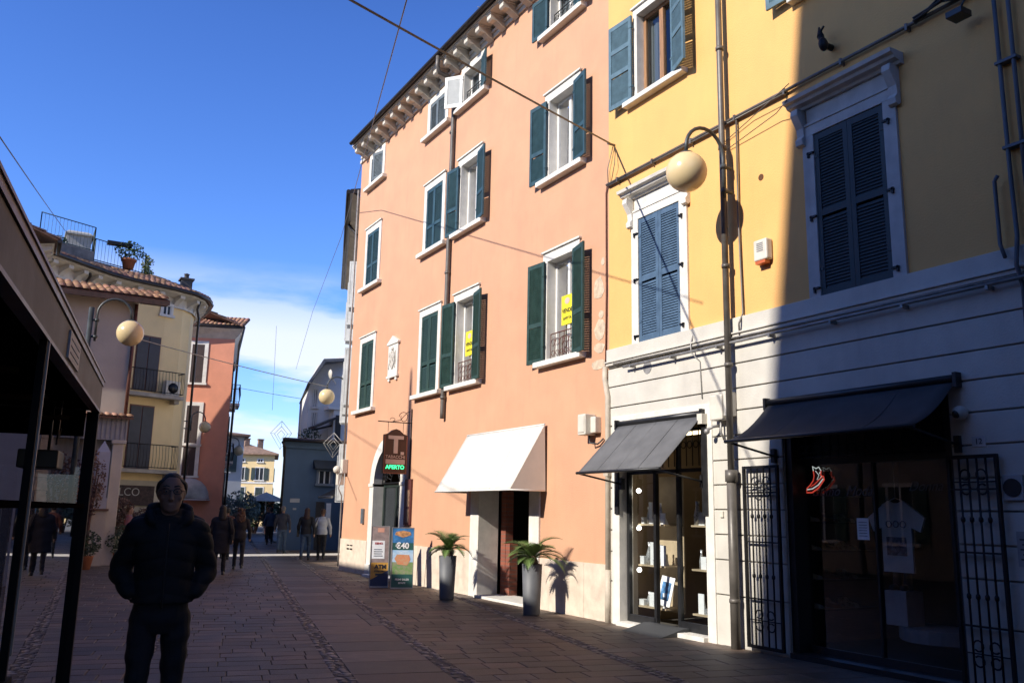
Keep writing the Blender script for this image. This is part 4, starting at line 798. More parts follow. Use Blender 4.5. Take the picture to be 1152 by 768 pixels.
# ------------------------------------------------------------------ planters with cycads
POT = mat('anthracite planter', (.125, .13, .14), .55, .08, 4, .05, 60)
FR = mat('cycad leaf', (.17, .25, .07), .5, .3, 9, col2=(.07, .13, .035)); FRT = mat('fibrous trunk', (.12, .08, .05), .9, .3, 20, .4, 60)
def cycad(px, py, h, r0, r1, label, seed, sc=1.0):
    random.seed(seed); P = thing('potted_cycad', label, 'potted plant', (px, py, 0), 'cycads in tall grey planters')
    b = MB(); n = 4; b.lathe([(0, 0), (r0, 0), (r0 + .01, .02), (r1, h), (r1 - .03, h), (r1 - .04, h - .06), (0, h - .06)], (px, py, 0), 28); b.build('planter', POT, P)
    b = MB(); b.lathe([(0, -.1), (.09, -.08), (.10, .04), (.06, .12), (0, .14)], (px, py, h), 12); b.build('stem', FRT, P)
    b = MB()
    for i in range(26):
        a = 2.4 * i + random.uniform(-.2, .2); el = R(random.uniform(18, 75) if i % 3 else random.uniform(55, 80)); Ln = random.uniform(.40, .72) * sc
        d = Vector((math.cos(a), math.sin(a), 0)); pts = []; p = Vector((px, py, h + .08)); e = el; N = 12
        for j in range(N + 1):
            pts.append(p.copy()); p = p + (d * math.cos(e) + Vector((0, 0, math.sin(e)))) * Ln / N; e -= R(random.uniform(4.0, 10.5))
        b.tube(pts, [.009 * (1 - .7 * j / N) for j in range(N + 1)], 5)
        for j in range(2, N + 1):
            t = (pts[j] - pts[j - 1]).normalized(); s = t.cross(Vector((0, 0, 1))).normalized(); u = s.cross(t).normalized(); ll = Ln * .32 * math.sin(math.pi * min(.97, (j + 1.5) / (N + 2)))
            for q in (0, .5):
                o = pts[j - 1].lerp(pts[j], q)
                for sg in (-1, 1):
                    tip = o + (s * sg * .85 + t * .62 + u * .22).normalized() * ll; wv = t * .012
                    b.add([o - wv, o + wv, tip + wv * .2], [(0, 1, 2)])
    b.build('fronds', FR, P)
cycad(7.62, 12.60, .80, .125, .165, 'nearer cycad in a tall grey planter right of the doorway of the salmon building', 4, .95)
cycad(7.42, 15.35, .80, .125, .165, 'farther cycad in a tall grey planter left of the white awning', 8, .88)
# ------------------------------------------------------------------ tobacconist sign
P = thing('hanging_sign', 'brown hanging tobacconist sign with a big T and a green lit APERTO strip', 'hanging sign', (X0, 19.2, 3.7)); BR = mat('brown sign enamel', (.055, .022, .016), .4, .1, 6); SGN = mat('pale sign enamel', (.55, .42, .36), .5, .05, 5)
ys = 19.25; b = MB(); b.tube([(X0 - .0, ys, 3.66), (X0 - .86, ys, 3.66)], .012, 6); b.tube([(X0 - .02, ys, 4.0), (X0 - .02, ys, 2.05)], .014, 6)
b.tube([(X0 - .22 - .12 * math.cos(j * .5) * (1 - j * .03), ys, 3.80 + .11 * math.sin(j * .5)) for j in range(14)], .008, 5); b.tube([(X0 - .05, ys, 3.95), (X0 - .14, ys, 3.9), (X0 - .3, ys, 3.72), (X0 - .5, ys, 3.67)], .008, 5); b.tube([(X0 - .5 - .06 * math.cos(j * .5), ys, 3.72 + .04 * math.sin(j * .5)) for j in range(10)], .006, 5)
for x in (-.60, -.22): b.tube([(X0 + x, ys, 3.66), (X0 + x, ys, 3.42)], .006, 5)
b.build('bracket', IRON, P)
ya, yb_ = ys - .045, ys + .045; xa, xb = X0 - .70, X0 - .12
out = [(xa, 2.46), (xb, 2.46), (xb, 3.36), (xb - .10, 3.39), (xb - .2, 3.47), ((xa + xb) / 2, 3.50), (xa + .2, 3.47), (xa + .10, 3.39), (xa, 3.36)]
b = MB(); b.prism([(x, ya, z) for x, z in out], (0, .09, 0)); b.build('panel', BR, P)
b = MB()
for (x0_, x1_, z0_, z1_) in ((xa, xb, 2.46, 2.485), (xa, xa + .02, 2.485, 3.34), (xb - .02, xb, 2.485, 3.34)): b.box(x0_, x1_, ya - .012, ya - .001, z0_, z1_)
b.build('border', mat('reddish brown trim', (.22, .07, .04), .5), P)
Mx = frameM(((xa + xb) / 2, ya - .004, 3.10), (1, 0, 0), (0, 0, 1))
b = MB(); b.box(xa + .10, xb - .10, ya - .012, ya - .001, 3.26, 3.34); b.box(-.05 + (xa + xb) / 2, .05 + (xa + xb) / 2, ya - .012, ya - .001, 2.93, 3.26); b.box(xb - .16, xb - .08, ya - .012, ya - .001, 2.90, 2.97); b.build('letter_t', SGN, P)
b = MB(); b.box(xa + .05, xb - .05, ya - .01, ya - .001, 2.68, 2.79); b.build('strip', SGN, P)
lettering('TABACCHI', .10, frameM(((xa + xb) / 2, ya - .004, 2.845), (1, 0, 0), (0, 0, 1)), SGN, P, bold=.001)
lettering('APERTO', .125, frameM(((xa + xb) / 2, ya - .006, 2.61), (1, 0, 0), (0, 0, 1)), mat('green led', (.0, .3, .1), .3, emit=(.05, 1, .35), emit_s=1.6), P, name='led_lettering', bold=.004)
lettering('ricevitoria', .06, frameM(((xa + xb) / 2, ya - .004, 2.53), (1, 0, 0), (0, 0, 1)), SGN, P) if 0 else None
P = thing('notice_board', 'dark framed notices on the wall right of the arched doorway', 'notice board', (X0, 19.25, 1.9)); b = MB(); b.box(X0 - .05, X0 - .002, 19.05, 19.42, 1.3, 2.35); b.build('board', mat('maroon board', (.12, .035, .03), .6), P)
b = MB(); b.box(X0 - .06, X0 - .05, 19.10, 19.26, 1.72, 2.1); b.box(X0 - .06, X0 - .05, 19.10, 19.26, 1.36, 1.66); b.build('sheets', mat('faded brown print', (.35, .2, .12), .6, .3, 12), P)
# ------------------------------------------------------------------ free-standing advertising boards
def adboard(c, w_, h, yawd, label, fn):
    P = thing('advertising_board', label, 'advertising board', c); M = Matrix.Translation(c) @ Matrix.Rotation(R(yawd), 4, 'Z') @ Matrix.Rotation(R(-7), 4, 'X')
    M2 = Matrix.Translation(c) @ Matrix.Rotation(R(yawd), 4, 'Z')
    b = MB(); b.box(-w_ / 2, w_ / 2, -.0, .02, .03, h, M); b.build('panel', BLK, P)
    b = MB(); fr_ = .014
    b.box(-w_ / 2 - fr_, -w_ / 2, -.01, .03, 0, h + fr_, M); b.box(w_ / 2, w_ / 2 + fr_, -.01, .03, 0, h + fr_, M); b.box(-w_ / 2, w_ / 2, -.01, .03, h, h + fr_, M); b.box(-w_ / 2, w_ / 2, -.01, .03, 0, .03, M); b.box(-w_ / 2, w_ / 2, .28, .31, 0, .02, M2)
    b.tube([M @ Vector((-w_ / 2, .03, h * .9)), M2 @ Vector((-w_ / 2, .30, .01))], .01, 6); b.tube([M @ Vector((w_ / 2, .03, h * .9)), M2 @ Vector((w_ / 2, .30, .01))], .01, 6)
    b.build('frame', GPIPE, P); fn(P, M, w_, h)
def pan(P, M, x0, x1, z0, z1, m_, name, d=.003, poly=None):
    b = MB()
    if poly: b.prism([M @ Vector((x, -d, z)) for x, z in poly], (M.to_3x3() @ Vector((0, d - .0005, 0))))
    else: b.box(x0, x1, -d, -.0005, z0, z1, M)
    return b.build(name, m_, P)
def txt(P, M, s, size, x, z, m_, bold=.002, d=.006): return lettering(s, size, M @ Matrix.Translation((x, -d, z)) @ Matrix.Rotation(R(90), 4, 'X'), m_, P, bold=bold)
def b1(P, M, w_, h):
    pan(P, M, -w_ / 2, w_ / 2, .52, h, mat('mauve poster', (.30, .23, .22), .6, .15, 8), 'poster'); pan(P, M, -w_ / 2, w_ / 2, .12, .52, mat('orange poster', (.62, .33, .06), .6), 'orange_band')
    pan(P, M, 0, 0, 0, 0, mat('navy poster', (.03, .04, .09), .6), 'navy_band', .005, [(-w_ / 2, .03), (w_ / 2, .03), (w_ / 2, .36), (-w_ / 2, .16)])
    pan(P, M, -.17, .10, .60, .98, WHT, 'notice', .006); txt(P, M, 'ATM', .12, .02, .43, BLK, .004, .009); txt(P, M, 'BANCOMAT', .045, .02, .34, BLK, .001, .009); pan(P, M, -.08, .12, .25, .29, BLK, 'arrow', .007)
    txt(P, M, 'KENO', .06, -.03, .92, mat('red print', (.45, .04, .04), .6), .002, .010)
    b = MB()
    for k in range(4): b.box(-.13, .06 - .02 * (k % 2), -.009, -.006, .65 + k * .045, .668 + k * .045, M)
    b.build('print', mat('grey print', None), P); pan(P, M, -.06, .08, 1.16, 1.25, mat('salmon print', (.6, .3, .22), .6), 'badge', .006)
def b2(P, M, w_, h):
    pan(P, M, -w_ / 2, w_ / 2, .95, h, mat('bright blue print', (.05, .22, .52), .5, .25, 5), 'sky_print'); pan(P, M, -w_ / 2, w_ / 2, .80, .95, mat('deep green print', (.02, .09, .08), .5), 'price_band')
    pan(P, M, -w_ / 2, w_ / 2, .55, .80, mat('cloudy blue print', (.15, .42, .72), .5, .3, 7, col2=(.6, .7, .8)), 'sky_print'); pan(P, M, -w_ / 2, w_ / 2, .30, .55, mat('meadow print', (.10, .28, .05), .6, .4, 14, col2=(.3, .28, .2)), 'meadow_print'); pan(P, M, -w_ / 2, w_ / 2, .03, .30, mat('deep green print', None), 'green_band')
    pan(P, M, 0, 0, 0, 0, mat('orange red print', (.62, .18, .08), .6, .3, 18, col2=(.5, .35, .2)), 'food_print', .006, [(-.17, .62), (-.1, .50), (.1, .48), (.17, .6), (.14, .70), (-.12, .71)]); pan(P, M, 0, 0, 0, 0, mat('orange print', (.55, .28, .12), .6, .3, 16), 'banner_print', .006, [(-.18, 1.12), (0, 1.06), (.18, 1.12), (.15, 1.18), (0, 1.21), (-.15, 1.18)])
    txt(P, M, '€40', .17, -.01, .885, WHT, .005, .009); txt(P, M, 'PRIMI SALDI', .055, 0, .19, WHT, .001, .009); txt(P, M, 'ESTATE', .045, 0, .12, WHT, .001, .009)
adboard((7.18, 18.2, 0), .37, 1.28, -18, 'mauve and orange ATM board standing left of the blue poster board', b1)
adboard((7.52, 17.75, 0), .45, 1.26, -18, 'blue and green poster board with a large €40 standing before the arched doorway', b2)
# ------------------------------------------------------------------ kiosk at the left edge
KD = Vector((.150, .9887, 0)); KN = Vector((.9887, -.150, 0)); KC = Vector((.645, 8.33, 0))
def kp(s, n, z): return KC - KD * s + KN * n + Vector((0, 0, z))    # s metres back from the far corner, n outwards
KM = Matrix(((-KD.x, KN.x, 0, KC.x), (-KD.y, KN.y, 0, KC.y), (0, 0, 1, 0), (0, 0, 0, 1)))
KB = mat('dark brown kiosk paint', (.030, .021, .017), .6, .15, 3, .05, 30); KBL = mat('black kiosk frame', (.010, .009, .009), .7, .15, 6, spec=.2); KTR = mat('dull red brown trim', (.085, .030, .024), .4, .1, 5)
P = thing('kiosk', 'dark brown glazed kiosk with a deep fascia at the left edge', 'kiosk', tuple(KC))
b = MB(); b.box(-.02, 13, -.05, .0, 2.39, 2.60, KM); b.box(-.02, .03, -3.2, -.05, 2.39, 2.60, KM); b.build('fascia', KB, P)
b = MB(); b.box(-.04, 13, -.1, .010, 2.605, 2.645, KM); b.box(-.05, 13, -.1, .018, 2.645, 2.66, KM); b.box(-.03, 13, -.06, .006, 2.37, 2.39, KM); b.build('trim', KTR, P)
b = MB(); vs = [(13, .0, 2.662), (-.04, .0, 2.662), (-.04, -.25, 2.675), (13, -.25, 2.675), (13, -.8, 2.68), (-.04, -.8, 2.68), (-.04, -3.2, 2.69), (13, -3.2, 2.69)]
V_ = [KM @ Vector(v) for v in vs]; b.add(V_, [(0, 1, 2, 3), (3, 2, 5, 4), (4, 5, 6, 7)]); b.build('roof', mat('grey roof membrane', (.20, .21, .23), .35, .1, 3), P)
b = MB(); b.box(.03, 13, -3.1, -.055, 2.40, 2.44, KM); b.box(.06, .12, -3.1, -.1, 2.16, 2.38, KM)
for s in (.9, 2.2, 3.4, 4.8): b.tube([KM @ Vector((s, -.15, 2.24)), KM @ Vector((s + .5, -.4, 2.18)), KM @ Vector((s + .9, -.15, 2.24))], .02, 6)
b.build('ceiling', mat('matt black lining', (.006, .005, .005), .95, .1, 3, spec=0), P)
b = MB(); b.box(2.2, 2.8, .0, .012, 2.415, 2.575, KM); b.build('panel', mat('pale notice panel', (.52, .49, .47), .6), P)
b = MB()
for k in range(3): b.box(2.26, 2.74, .012, .014, 2.45 + k * .04, 2.458 + k * .04, KM)
b.build('panel_print', mat('grey print', None), P)
for s, w_ in ((0, .09), (3.58, .035), (6.2, .035), (8.8, .035)):
    b = MB(); b.box(s, s + w_, -.09 if s == 0 else -.035, -.0, 0, 2.37, KM); b.build('post', KBL, P)
b = MB()
for s, w_ in ((3.50, .07),): b.box(s + .055, s + .075, -.03, .008, 0.9, 2.37, KM)
b.build('aluminium_strip', GPIPE, P)
b = MB(); b.box(3.50, 3.66, -.06, .012, 0, .80, KM); b.build('post_foot', KBL, P)
b = MB()
for a, c in ((.11, 3.58), (3.65, 6.2), (6.27, 8.8)): b.box(a, c, -.07, -.03, 1.565, 1.60, KM); b.box(a, c, -.07, -.03, .0, .10, KM)
b.build('rail', mat('matt black lining', None), P)
for a, c in ((.11, 3.58), (3.65, 6.2), (6.27, 8.8)):
    for z0, z1 in ((.10, 1.565),):
        b = MB(); b.quad(*[KM @ Vector(v) for v in ((a, -.05, z0), (c, -.05, z0), (c, -.05, z1), (a, -.05, z1))]); b.build('glass_pane', KIOG, P)
b = MB(); b.box(.0, .1, -3.2, -3.1, 0, 2.4, KM); b.build('post', KBL, P)
b = MB(); b.quad(*[KM @ Vector(v) for v in ((.05, -.1, .0), (.05, -3.1, .0), (.05, -3.1, 2.2), (.05, -.1, 2.2))]); b.build('glass_pane', KIOG, P)
b = MB(); b.quad(*[KM @ Vector(v) for v in ((.0, -3.15, .0), (13, -3.15, .0), (13, -3.15, 2.4), (.0, -3.15, 2.4))]); b.build('back_wall', KBL, P)
b = MB(); b.lathe([(0, 0), (.06, 0), (.085, .16), (.09, .16), (.09, .18), (.0, .17)], tuple(kp(3.95, -.25, 2.06)), 18); b.tube([kp(3.95, -.25, 2.22), kp(3.95, -.25, 2.42)], .005, 4); solo(b, 'hanging_pot', mat('brown pot', (.09, .07, .055), .6), 'small dark pot hanging inside the kiosk under its roof', 'plant pot', tuple(kp(3.95, -.25, 2.06)))
P = thing('speaker', 'black box speaker hanging inside the kiosk by its far post', 'speaker', tuple(kp(.5, -.4, 1.9))); b = MB(); b.box(.35, .75, -.48, -.2, 1.86, 2.0, KM); b.build('housing', DARKPL, P, bevel=.01); b = MB(); b.tube([kp(.5, -.3, 2.0), kp(.5, -.3, 2.4)], .012, 6); b.tube([kp(.9, -.2, 2.36), kp(.75, -.22, 2.12), kp(.5, -.25, 2.06), kp(.3, -.25, 2.2)], .008, 5); b.build('hanger', DARKPL, P)
P = thing('cafe_counter', 'dark counter seen through the glass of the kiosk', 'counter', tuple(kp(5, -1.6, 0))); b = MB(); b.box(3.6, 8, -2.2, -1.0, 0, 1.0, KM); b.build('body', KBL, P, bevel=.02); b = MB(); b.box(3.5, 8.1, -2.25, -.92, 1.0, 1.05, KM); b.build('counter_top', mat('grey counter', (.10, .10, .11), .3), P, bevel=.01)
def stool(s, n, label):
    P = thing('cafe_chair', label, 'chair', tuple(kp(s, n, 0)), 'dark cafe chairs inside the kiosk'); c = kp(s, n, 0)
    b = MB(); b.lathe([(0, .44), (.2, .44), (.22, .46), (.2, .49), (0, .49)], tuple(c), 20); b.build('seat', KBL, P); b = MB(); b.tube([c + Vector((.18 * math.cos(t), .18 * math.sin(t), .47 + .42 * math.sin((t - 1.2) / 2.6 * math.pi) ** .5)) for t in [1.2 + 2.6 * j / 12 for j in range(13)]], .014, 6); b.build('backrest', KBL, P)
    for k in range(4):
        a = .785 + k * 1.571; b = MB(); b.tube([c + Vector((.16 * math.cos(a), .16 * math.sin(a), .45)), c + Vector((.22 * math.cos(a), .22 * math.sin(a), 0))], .014, 6); b.build('leg', KBL, P)
stool(3.0, -.75, 'dark cafe chair nearest the post inside the kiosk'); stool(4.6, -.7, 'dark cafe chair at the left edge inside the kiosk')

# ------------------------------------------------------------------ shared parts for the houses beyond
def barrels(b, p0, p1, back, rise, sp_=.21, r=.095, seed=1):
    """barrel tiles along an eave from p0 to p1; back = horizontal vector up the slope"""
    random.seed(seed); p0, p1, back = Vector(p0), Vector(p1), Vector(back); Ln = (p1 - p0).length; n = max(2, int(Ln / sp_)); d = (p1 - p0).normalized()
    up = back + Vector((0, 0, rise)); nseg = max(1, int(up.length / .42)); un = up.normalized(); nor = d.cross(un)
    if nor.z < 0: nor = -nor
    for i in range(n):
        c = p0 + d * (Ln * (i + .5) / n)
        for j in range(nseg):
            a = c + up * (j / nseg) + d * random.uniform(-.008, .008); e = c + up * ((j + 1.12) / nseg); k = random.uniform(.6, 1.55); b.tint = (k, k * random.uniform(.88, 1.08), k * random.uniform(.8, 1.1))
            vs = []
            for q, rr, lift in ((a, r * 1.08, .035), (e, r * .85, .0)):
                for t in range(7): th = math.pi * t / 6; vs.append(q + d * rr * math.cos(th) + nor * (rr * math.sin(th) * .75 + lift))
            b.add(vs, [(t, t + 1, 8 + t, 7 + t) for t in range(6)] + [(6, 5, 4, 3, 2, 1, 0)], True)
    b.tint = (.55, .5, .5); q = [p0 - nor * .01, p1 - nor * .01, p1 + up - nor * .01, p0 + up - nor * .01]; b.add([*q, *[v - nor * .05 for v in q]], [(0, 1, 2, 3), (7, 6, 5, 4), (0, 4, 5, 1), (1, 5, 6, 2), (2, 6, 7, 3), (3, 7, 4, 0)]); b.tint = None
def poly_walls(b, pts, z0, z1, close=True):
    n = len(pts)
    for i in range(n if close else n - 1): p, q = pts[i], pts[(i + 1) % n]; b.quad((p[0], p[1], z0), (q[0], q[1], z0), (q[0], q[1], z1), (p[0], p[1], z1))
def wallM(p, q):      # matrix: local x along p->q, local y outward (to the right-hand side of travel reversed), z up
    d = Vector((q[0] - p[0], q[1] - p[1], 0)).normalized(); nn = Vector((d.y, -d.x, 0)); return Matrix(((d.x, nn.x, 0, p[0]), (d.y, nn.y, 0, p[1]), (0, 0, 1, 0), (0, 0, 0, 1)))
def hwin(root, M, x0, x1, z0, z1, fm, sm_, gm=GLASS, shutters='closed', fw=.12, sill=True):
    b = MB(); b.box(x0 - fw, x0, .0, .05, z0, z1, M); b.box(x1, x1 + fw, .0, .05, z0, z1, M); b.box(x0 - fw, x1 + fw, .0, .05, z1, z1 + fw, M)
    if sill: b.box(x0 - fw - .05, x1 + fw + .05, 0, .12, z0 - .1, z0, M)
    wn = b.build('window', fm, root); xm = (x0 + x1) / 2
    if shutters == 'closed':
        for a, c in ((x0, xm - .005), (xm + .005, x1)):
            b = MB(); b.box(a, c, .005, .035, z0, z1, M); z = z0 + .12
            while z < z1 - .1: b.box(a + .07, c - .07, .035, .043, z, z + .03, M); z += .075
            b.build('shutter', sm_, wn)
    else:
        b = MB(); b.quad(*[M @ Vector(v) for v in ((x0, .012, z0), (x1, .012, z0), (x1, .012, z1), (x0, .012, z1))]); b.build('glass', mat('dark window pane', (.03, .035, .04), .12, .1, 1.5), wn)
        b = MB(); b.box(xm - .03, xm + .03, .012, .035, z0, z1, M)
        for a, c in ((x0, x0 + .04), (x1 - .04, x1)): b.box(a, c, .012, .03, z0, z1, M)
        b.build('sash', WPAINT, wn)
        if shutters == 'open':
            w_ = (x1 - x0) / 2
            for a, c in ((x0 - w_ - .02, x0 - .02), (x1 + .02, x1 + w_ + .02)): b = MB(); b.box(a, c, .055, .09, z0, z1, M); b.build('shutter', sm_, wn)
    return wn
def balcony(root, M, x0, x1, z, depth, slabm, h=.95, ac=False):
    b = MB(); b.box(x0, x1, .0, depth, z - .14, z, M); b.box(x0 + .1, x0 + .3, 0, depth * .7, z - .3, z - .14, M); b.box(x1 - .3, x1 - .1, 0, depth * .7, z - .3, z - .14, M); bl = b.build('balcony', slabm, root)
    b = MB(); P_ = [M @ Vector(v) for v in ((x0 + .03, 0, z + h), (x0 + .03, depth - .03, z + h), (x1 - .03, depth - .03, z + h), (x1 - .03, 0, z + h))]; b.tube(P_, .02, 6); b.tube([p - Vector((0, 0, h - .08)) for p in P_], .015, 6)
    n = int((x1 - x0) / .13)
    for i in range(n + 1): x = x0 + .03 + (x1 - x0 - .06) * i / n; b.tube([M @ Vector((x, depth - .03, z + .05)), M @ Vector((x, depth + .02, z + h * .45)), M @ Vector((x, depth - .03, z + h))], .009, 4)
    for i in range(1, 5):
        for x in (x0 + .03, x1 - .03): y = depth * i / 5; b.tube([M @ Vector((x, y, z + .05)), M @ Vector((x, y, z + h))], .009, 4)
    b.build('railing', IRON, bl); return bl
# ------------------------------------------------------------------ A: the grey white house on the left
AW = mat('greyish white render', (.54, .48, .40), .85, .06, 1.2, .15, 30, stain=((.36, .33, .31), .5, 1.2))
yA = 27.5; P = thing('house', 'plain greyish white house on the left with an overhanging tiled eave', 'house', (0, yA, 0))
b = MB(); poly_walls(b, [(-6, yA), (2.86, yA), (2.86, 29.6), (-6, 29.6)], 0, 7.55); b.quad((-6, yA, 7.54), (2.86, yA, 7.54), (2.86, 29.6, 7.54), (-6, 29.6, 7.54)); b.build('wall', AW, P)
b = MB(); barrels(b, (-6.3, yA - .55, 7.60), (3.62, yA - .55, 7.60), (0, 2.6, 0), .75, seed=2); b.build('roof', TILE, P)
RFT = mat('dark red brown rafter', (.09, .05, .038), .7, .2, 8)
b = MB(); b.box(-6.3, 3.6, yA - .55, yA - .50, 7.42, 7.56); b.prism([(3.6, yA - .55, 7.44), (3.6, yA - .55, 7.58), (3.6, yA + 2.1, 8.33), (3.6, yA + 2.1, 8.2)], (.05, 0, 0))
for i in range(32): x = -5.9 + i * .3; b.prism([(x, yA - .5, 7.44), (x, yA - .5, 7.52), (x, yA + .1, 7.66), (x, yA + .1, 7.54)], (.08, 0, 0))
for i in range(8): y = yA - .35 + i * .3; z = 7.50 + (y - yA + .5) * .29; b.box(2.86, 3.6, y, y + .08, z - .10, z)
b.prism([(2.8, yA - .5, 7.53), (3.6, yA - .5, 7.53), (3.6, yA + 2.1, 8.28), (2.8, yA + 2.1, 8.28)], (0, 0, .02))
b.build('rafters', RFT, P)
b = MB(); b.tube([(2.80, yA - .08, 7.45), (2.80, yA - .08, 4.2)], .05, 8); b.build('downpipe', RUST, P)
b = MB(); b.box(1.0, 2.86, yA - .42, yA - .01, 3.42, 4.06); b.build('porch_band', mat('ribbed grey sheet', (.36, .35, .345), .6, .08, 3), P)
b = MB(); barrels(b, (.9, yA - .62, 4.07), (2.98, yA - .62, 4.07), (0, .6, 0), .12, sp_=.18, r=.07, seed=3); b.build('porch_roof', TILE, P)
b = MB()
for i in range(15): x = 1.05 + i * .125; b.box(x, x + .03, yA - .435, yA - .42, 3.44, 4.04)
b.build('porch_ribs', mat('darker rib grey', (.26, .25, .25), .6), P)  # ribs in a darker grey than the sheet behind
b = MB(); b.box(2.52, 2.80, yA - .50, yA - .01, 0, 3.32); b.box(2.48, 2.86, yA - .55, yA - .0, 3.32, 3.42); b.build('pilaster', mat('cream render', (.56, .50, .42), .85, .06, 2), P, bevel=.01)
b = MB(); b.box(1.3, 2.52, yA - .75, yA - .51, 0, 1.46); b.build('low_wall', AW, P); b = MB(); b.box(1.25, 2.56, yA - .8, yA - .47, 1.46, 1.52); b.build('coping', mat('brown coping', (.16, .09, .07), .8), P)
def pyr(x0, x1, y0, y1, z0, z1, zt, label):
    P2 = thing('pillar', label, 'pillar', ((x0 + x1) / 2, (y0 + y1) / 2, z0), 'lilac white pillars with pyramid tops'); b = MB(); b.box(x0, x1, y0, y1, z0, z1); b.box(x0 - .03, x1 + .03, y0 - .03, y1 + .03, z0, z0 + .3); b.build('shaft', mat('lilac white render', (.42, .42, .48), .7, .05, 3), P2)
    b = MB(); c = ((x0 + x1) / 2, (y0 + y1) / 2, zt); q = [(x0, y0, z1), (x1, y0, z1), (x1, y1, z1), (x0, y1, z1)]; b.add(q + [c], [(0, 1, 4), (1, 2, 4), (2, 3, 4), (3, 0, 4)]); b.build('pyramid_top', mat('lilac white render', None), P2)
pyr(2.12, 2.46, yA - .78, yA - .53, 1.52, 3.06, 3.38, 'lilac white pillar with a pyramid top on the low white wall')
pyr(-.30, .50, 20.6, 21.4, 0, 3.15, 3.6, 'broad lilac white pillar with a pyramid top seen through the kiosk glass')
b = MB(); random.seed(11)
for k in range(14):
    z = k * .27; b.prism([(.56 + random.uniform(-.04, .04), 21.0, z), (.80 + random.uniform(-.06, .06), 21.0, z), (.80 + random.uniform(-.05, .05), 21.0, z + .26), (.56, 21.0, z + .26)], (0, .35, 0))
solo(b, 'stone_pier', mat('exposed corner stone', None), 'rough pale stone pier seen through the kiosk glass', 'stone pier', (.68, 21.1, 0))
# ------------------------------------------------------------------ B: cream corner house with balconies
CRM = mat('cream render', None); BW = mat('warm cream render', (.88, .66, .34), .85, .04, 1.0, .15, 30, stain=((.60, .45, .27), .5, 1.1))
BP = [(-16, 29.6), (-8, 30.75), (.0, 31.8), (.1, 33.9), (2.2, 35.9), (3.2, 36.5), (4.9, 37.1), (5.6, 37.45), (6.0, 37.95), (6.25, 38.7), (6.35, 40), (6.3, 44.4), (-16, 44.4)]
P = thing('corner_house', 'cream four storey corner house with a pale bracketed eave and two balconies', 'building', (3, 36.5, 0)); ZE = 10.05
b = MB(); poly_walls(b, BP, 2.6, ZE); b.build('wall', BW, P); b = MB(); poly_walls(b, [(x + .0, y, 0)[:2] for x, y in BP], 0, 2.6); b.build('ground_floor_wall', mat('pale ground floor render', (.50, .44, .34), .85, .06, 2), P)
front = BP[2:12]
def offs(pts, d):
    o = []
    for i, p in enumerate(pts):
        a = Vector(pts[max(i - 1, 0)]); c = Vector(pts[min(i + 1, len(pts) - 1)]); t = (c - a).normalized(); o.append((p[0] + t.y * d, p[1] - t.x * d))
    return o
o0, o1, o2, o3 = offs(front, .03), offs(front, .55), offs(front, .70), offs(front, -1.5)
b = MB()
for lo, hi, za, zb in ((o0, o0, ZE - .42, ZE - .05), (o0, o1, ZE - .05, ZE + .05), (o1, o1, ZE + .05, ZE + .12), (o0, offs(front, .10), ZE - .42, ZE - .46)):
    for i in range(len(front) - 1): b.quad((*lo[i], za), (*lo[i + 1], za), (*hi[i + 1], zb), (*hi[i], zb))
b.build('cornice', CORN, P)
for i in range(len(front) - 1):
    p, q = Vector(o0[i]), Vector(o0[i + 1]); n = max(1, int((q - p).length / .62)); t = (q - p).normalized()
    for k in range(n):
        c = p.lerp(q, (k + .5) / n); nn = Vector((t.y, -t.x)); b = MB(); M = Matrix(((t.x, nn.x, 0, c.x), (t.y, nn.y, 0, c.y), (0, 0, 1, 0), (0, 0, 0, 1))); b.prism([M @ Vector((-.11, y, z)) for y, z in ((0, ZE - .36), (0, ZE - .05), (.45, ZE + .02), (.45, ZE - .10), (.2, ZE - .2))], (M.to_3x3() @ Vector((.22, 0, 0)))); b.build('bracket', CORN, P)
b = MB(); b.tube([(*p, ZE + .16) for p in o2], .075, 8); b.build('gutter', COPPER, P)
b = MB()
for i in range(len(front) - 1):
    p, q = Vector(o2[i]), Vector(o2[i + 1]); t = (q - p).normalized(); nn = Vector((-t.y, t.x, 0))
    barrels(b, (*p, ZE + .20), (*q, ZE + .20), nn * 2.3, .85, seed=20 + i)
b.build('roof', TILE, P)
b = MB(); rf = offs(front, -1.4); allp = [(*p, ZE + .95) for p in rf]; b.add(allp + [(0.0, 43, 12.2), (-8, 38, 12.2), (-16, 44.4, ZE + 1), (-16, 30.2, ZE + .2), (-8, 31.2, ZE + .6)], [tuple(range(len(allp))) + (len(allp), len(allp) + 1, len(allp) + 4), (len(allp) + 1, len(allp) + 2, len(allp) + 3, len(allp) + 4), (len(allp), len(allp) + 2, len(allp) + 1)]); b.build('roof_slope', mat('roof clay dark', None), P)
M45 = wallM((3.2, 36.5), (4.9, 37.1)); SHB = mat('dark slate shutter paint', (.055, .058, .07), .6)
b = MB()
for z0, z1 in ((6.10, 8.22), (3.06, 5.45)):
    wn = MB(); wn.box(.72, 1.72, .005, .02, z0 - .02, z1 + .06, M45); w1 = wn.build('balcony_door', mat('thin brown trim', (.2, .09, .07), .7), P)
    for a, c in ((.76, 1.2), (1.24, 1.68)): q = MB(); q.box(a, c, .02, .055, z0, z1, M45); q.build('shutter', SHB, w1)
bl1 = balcony(P, M45, .05, 2.62, 5.95, .55, mat('weathered balcony slab', (.40, .36, .31), .8, .15, 3), h=.92); balcony(P, M45, .0, 2.62, 3.02, .55, mat('weathered balcony slab', None), h=.95)
hwin(P, M45, 1.65, 2.0, 9.25, 9.62, STONE, SHB, shutters='glass', fw=.1)
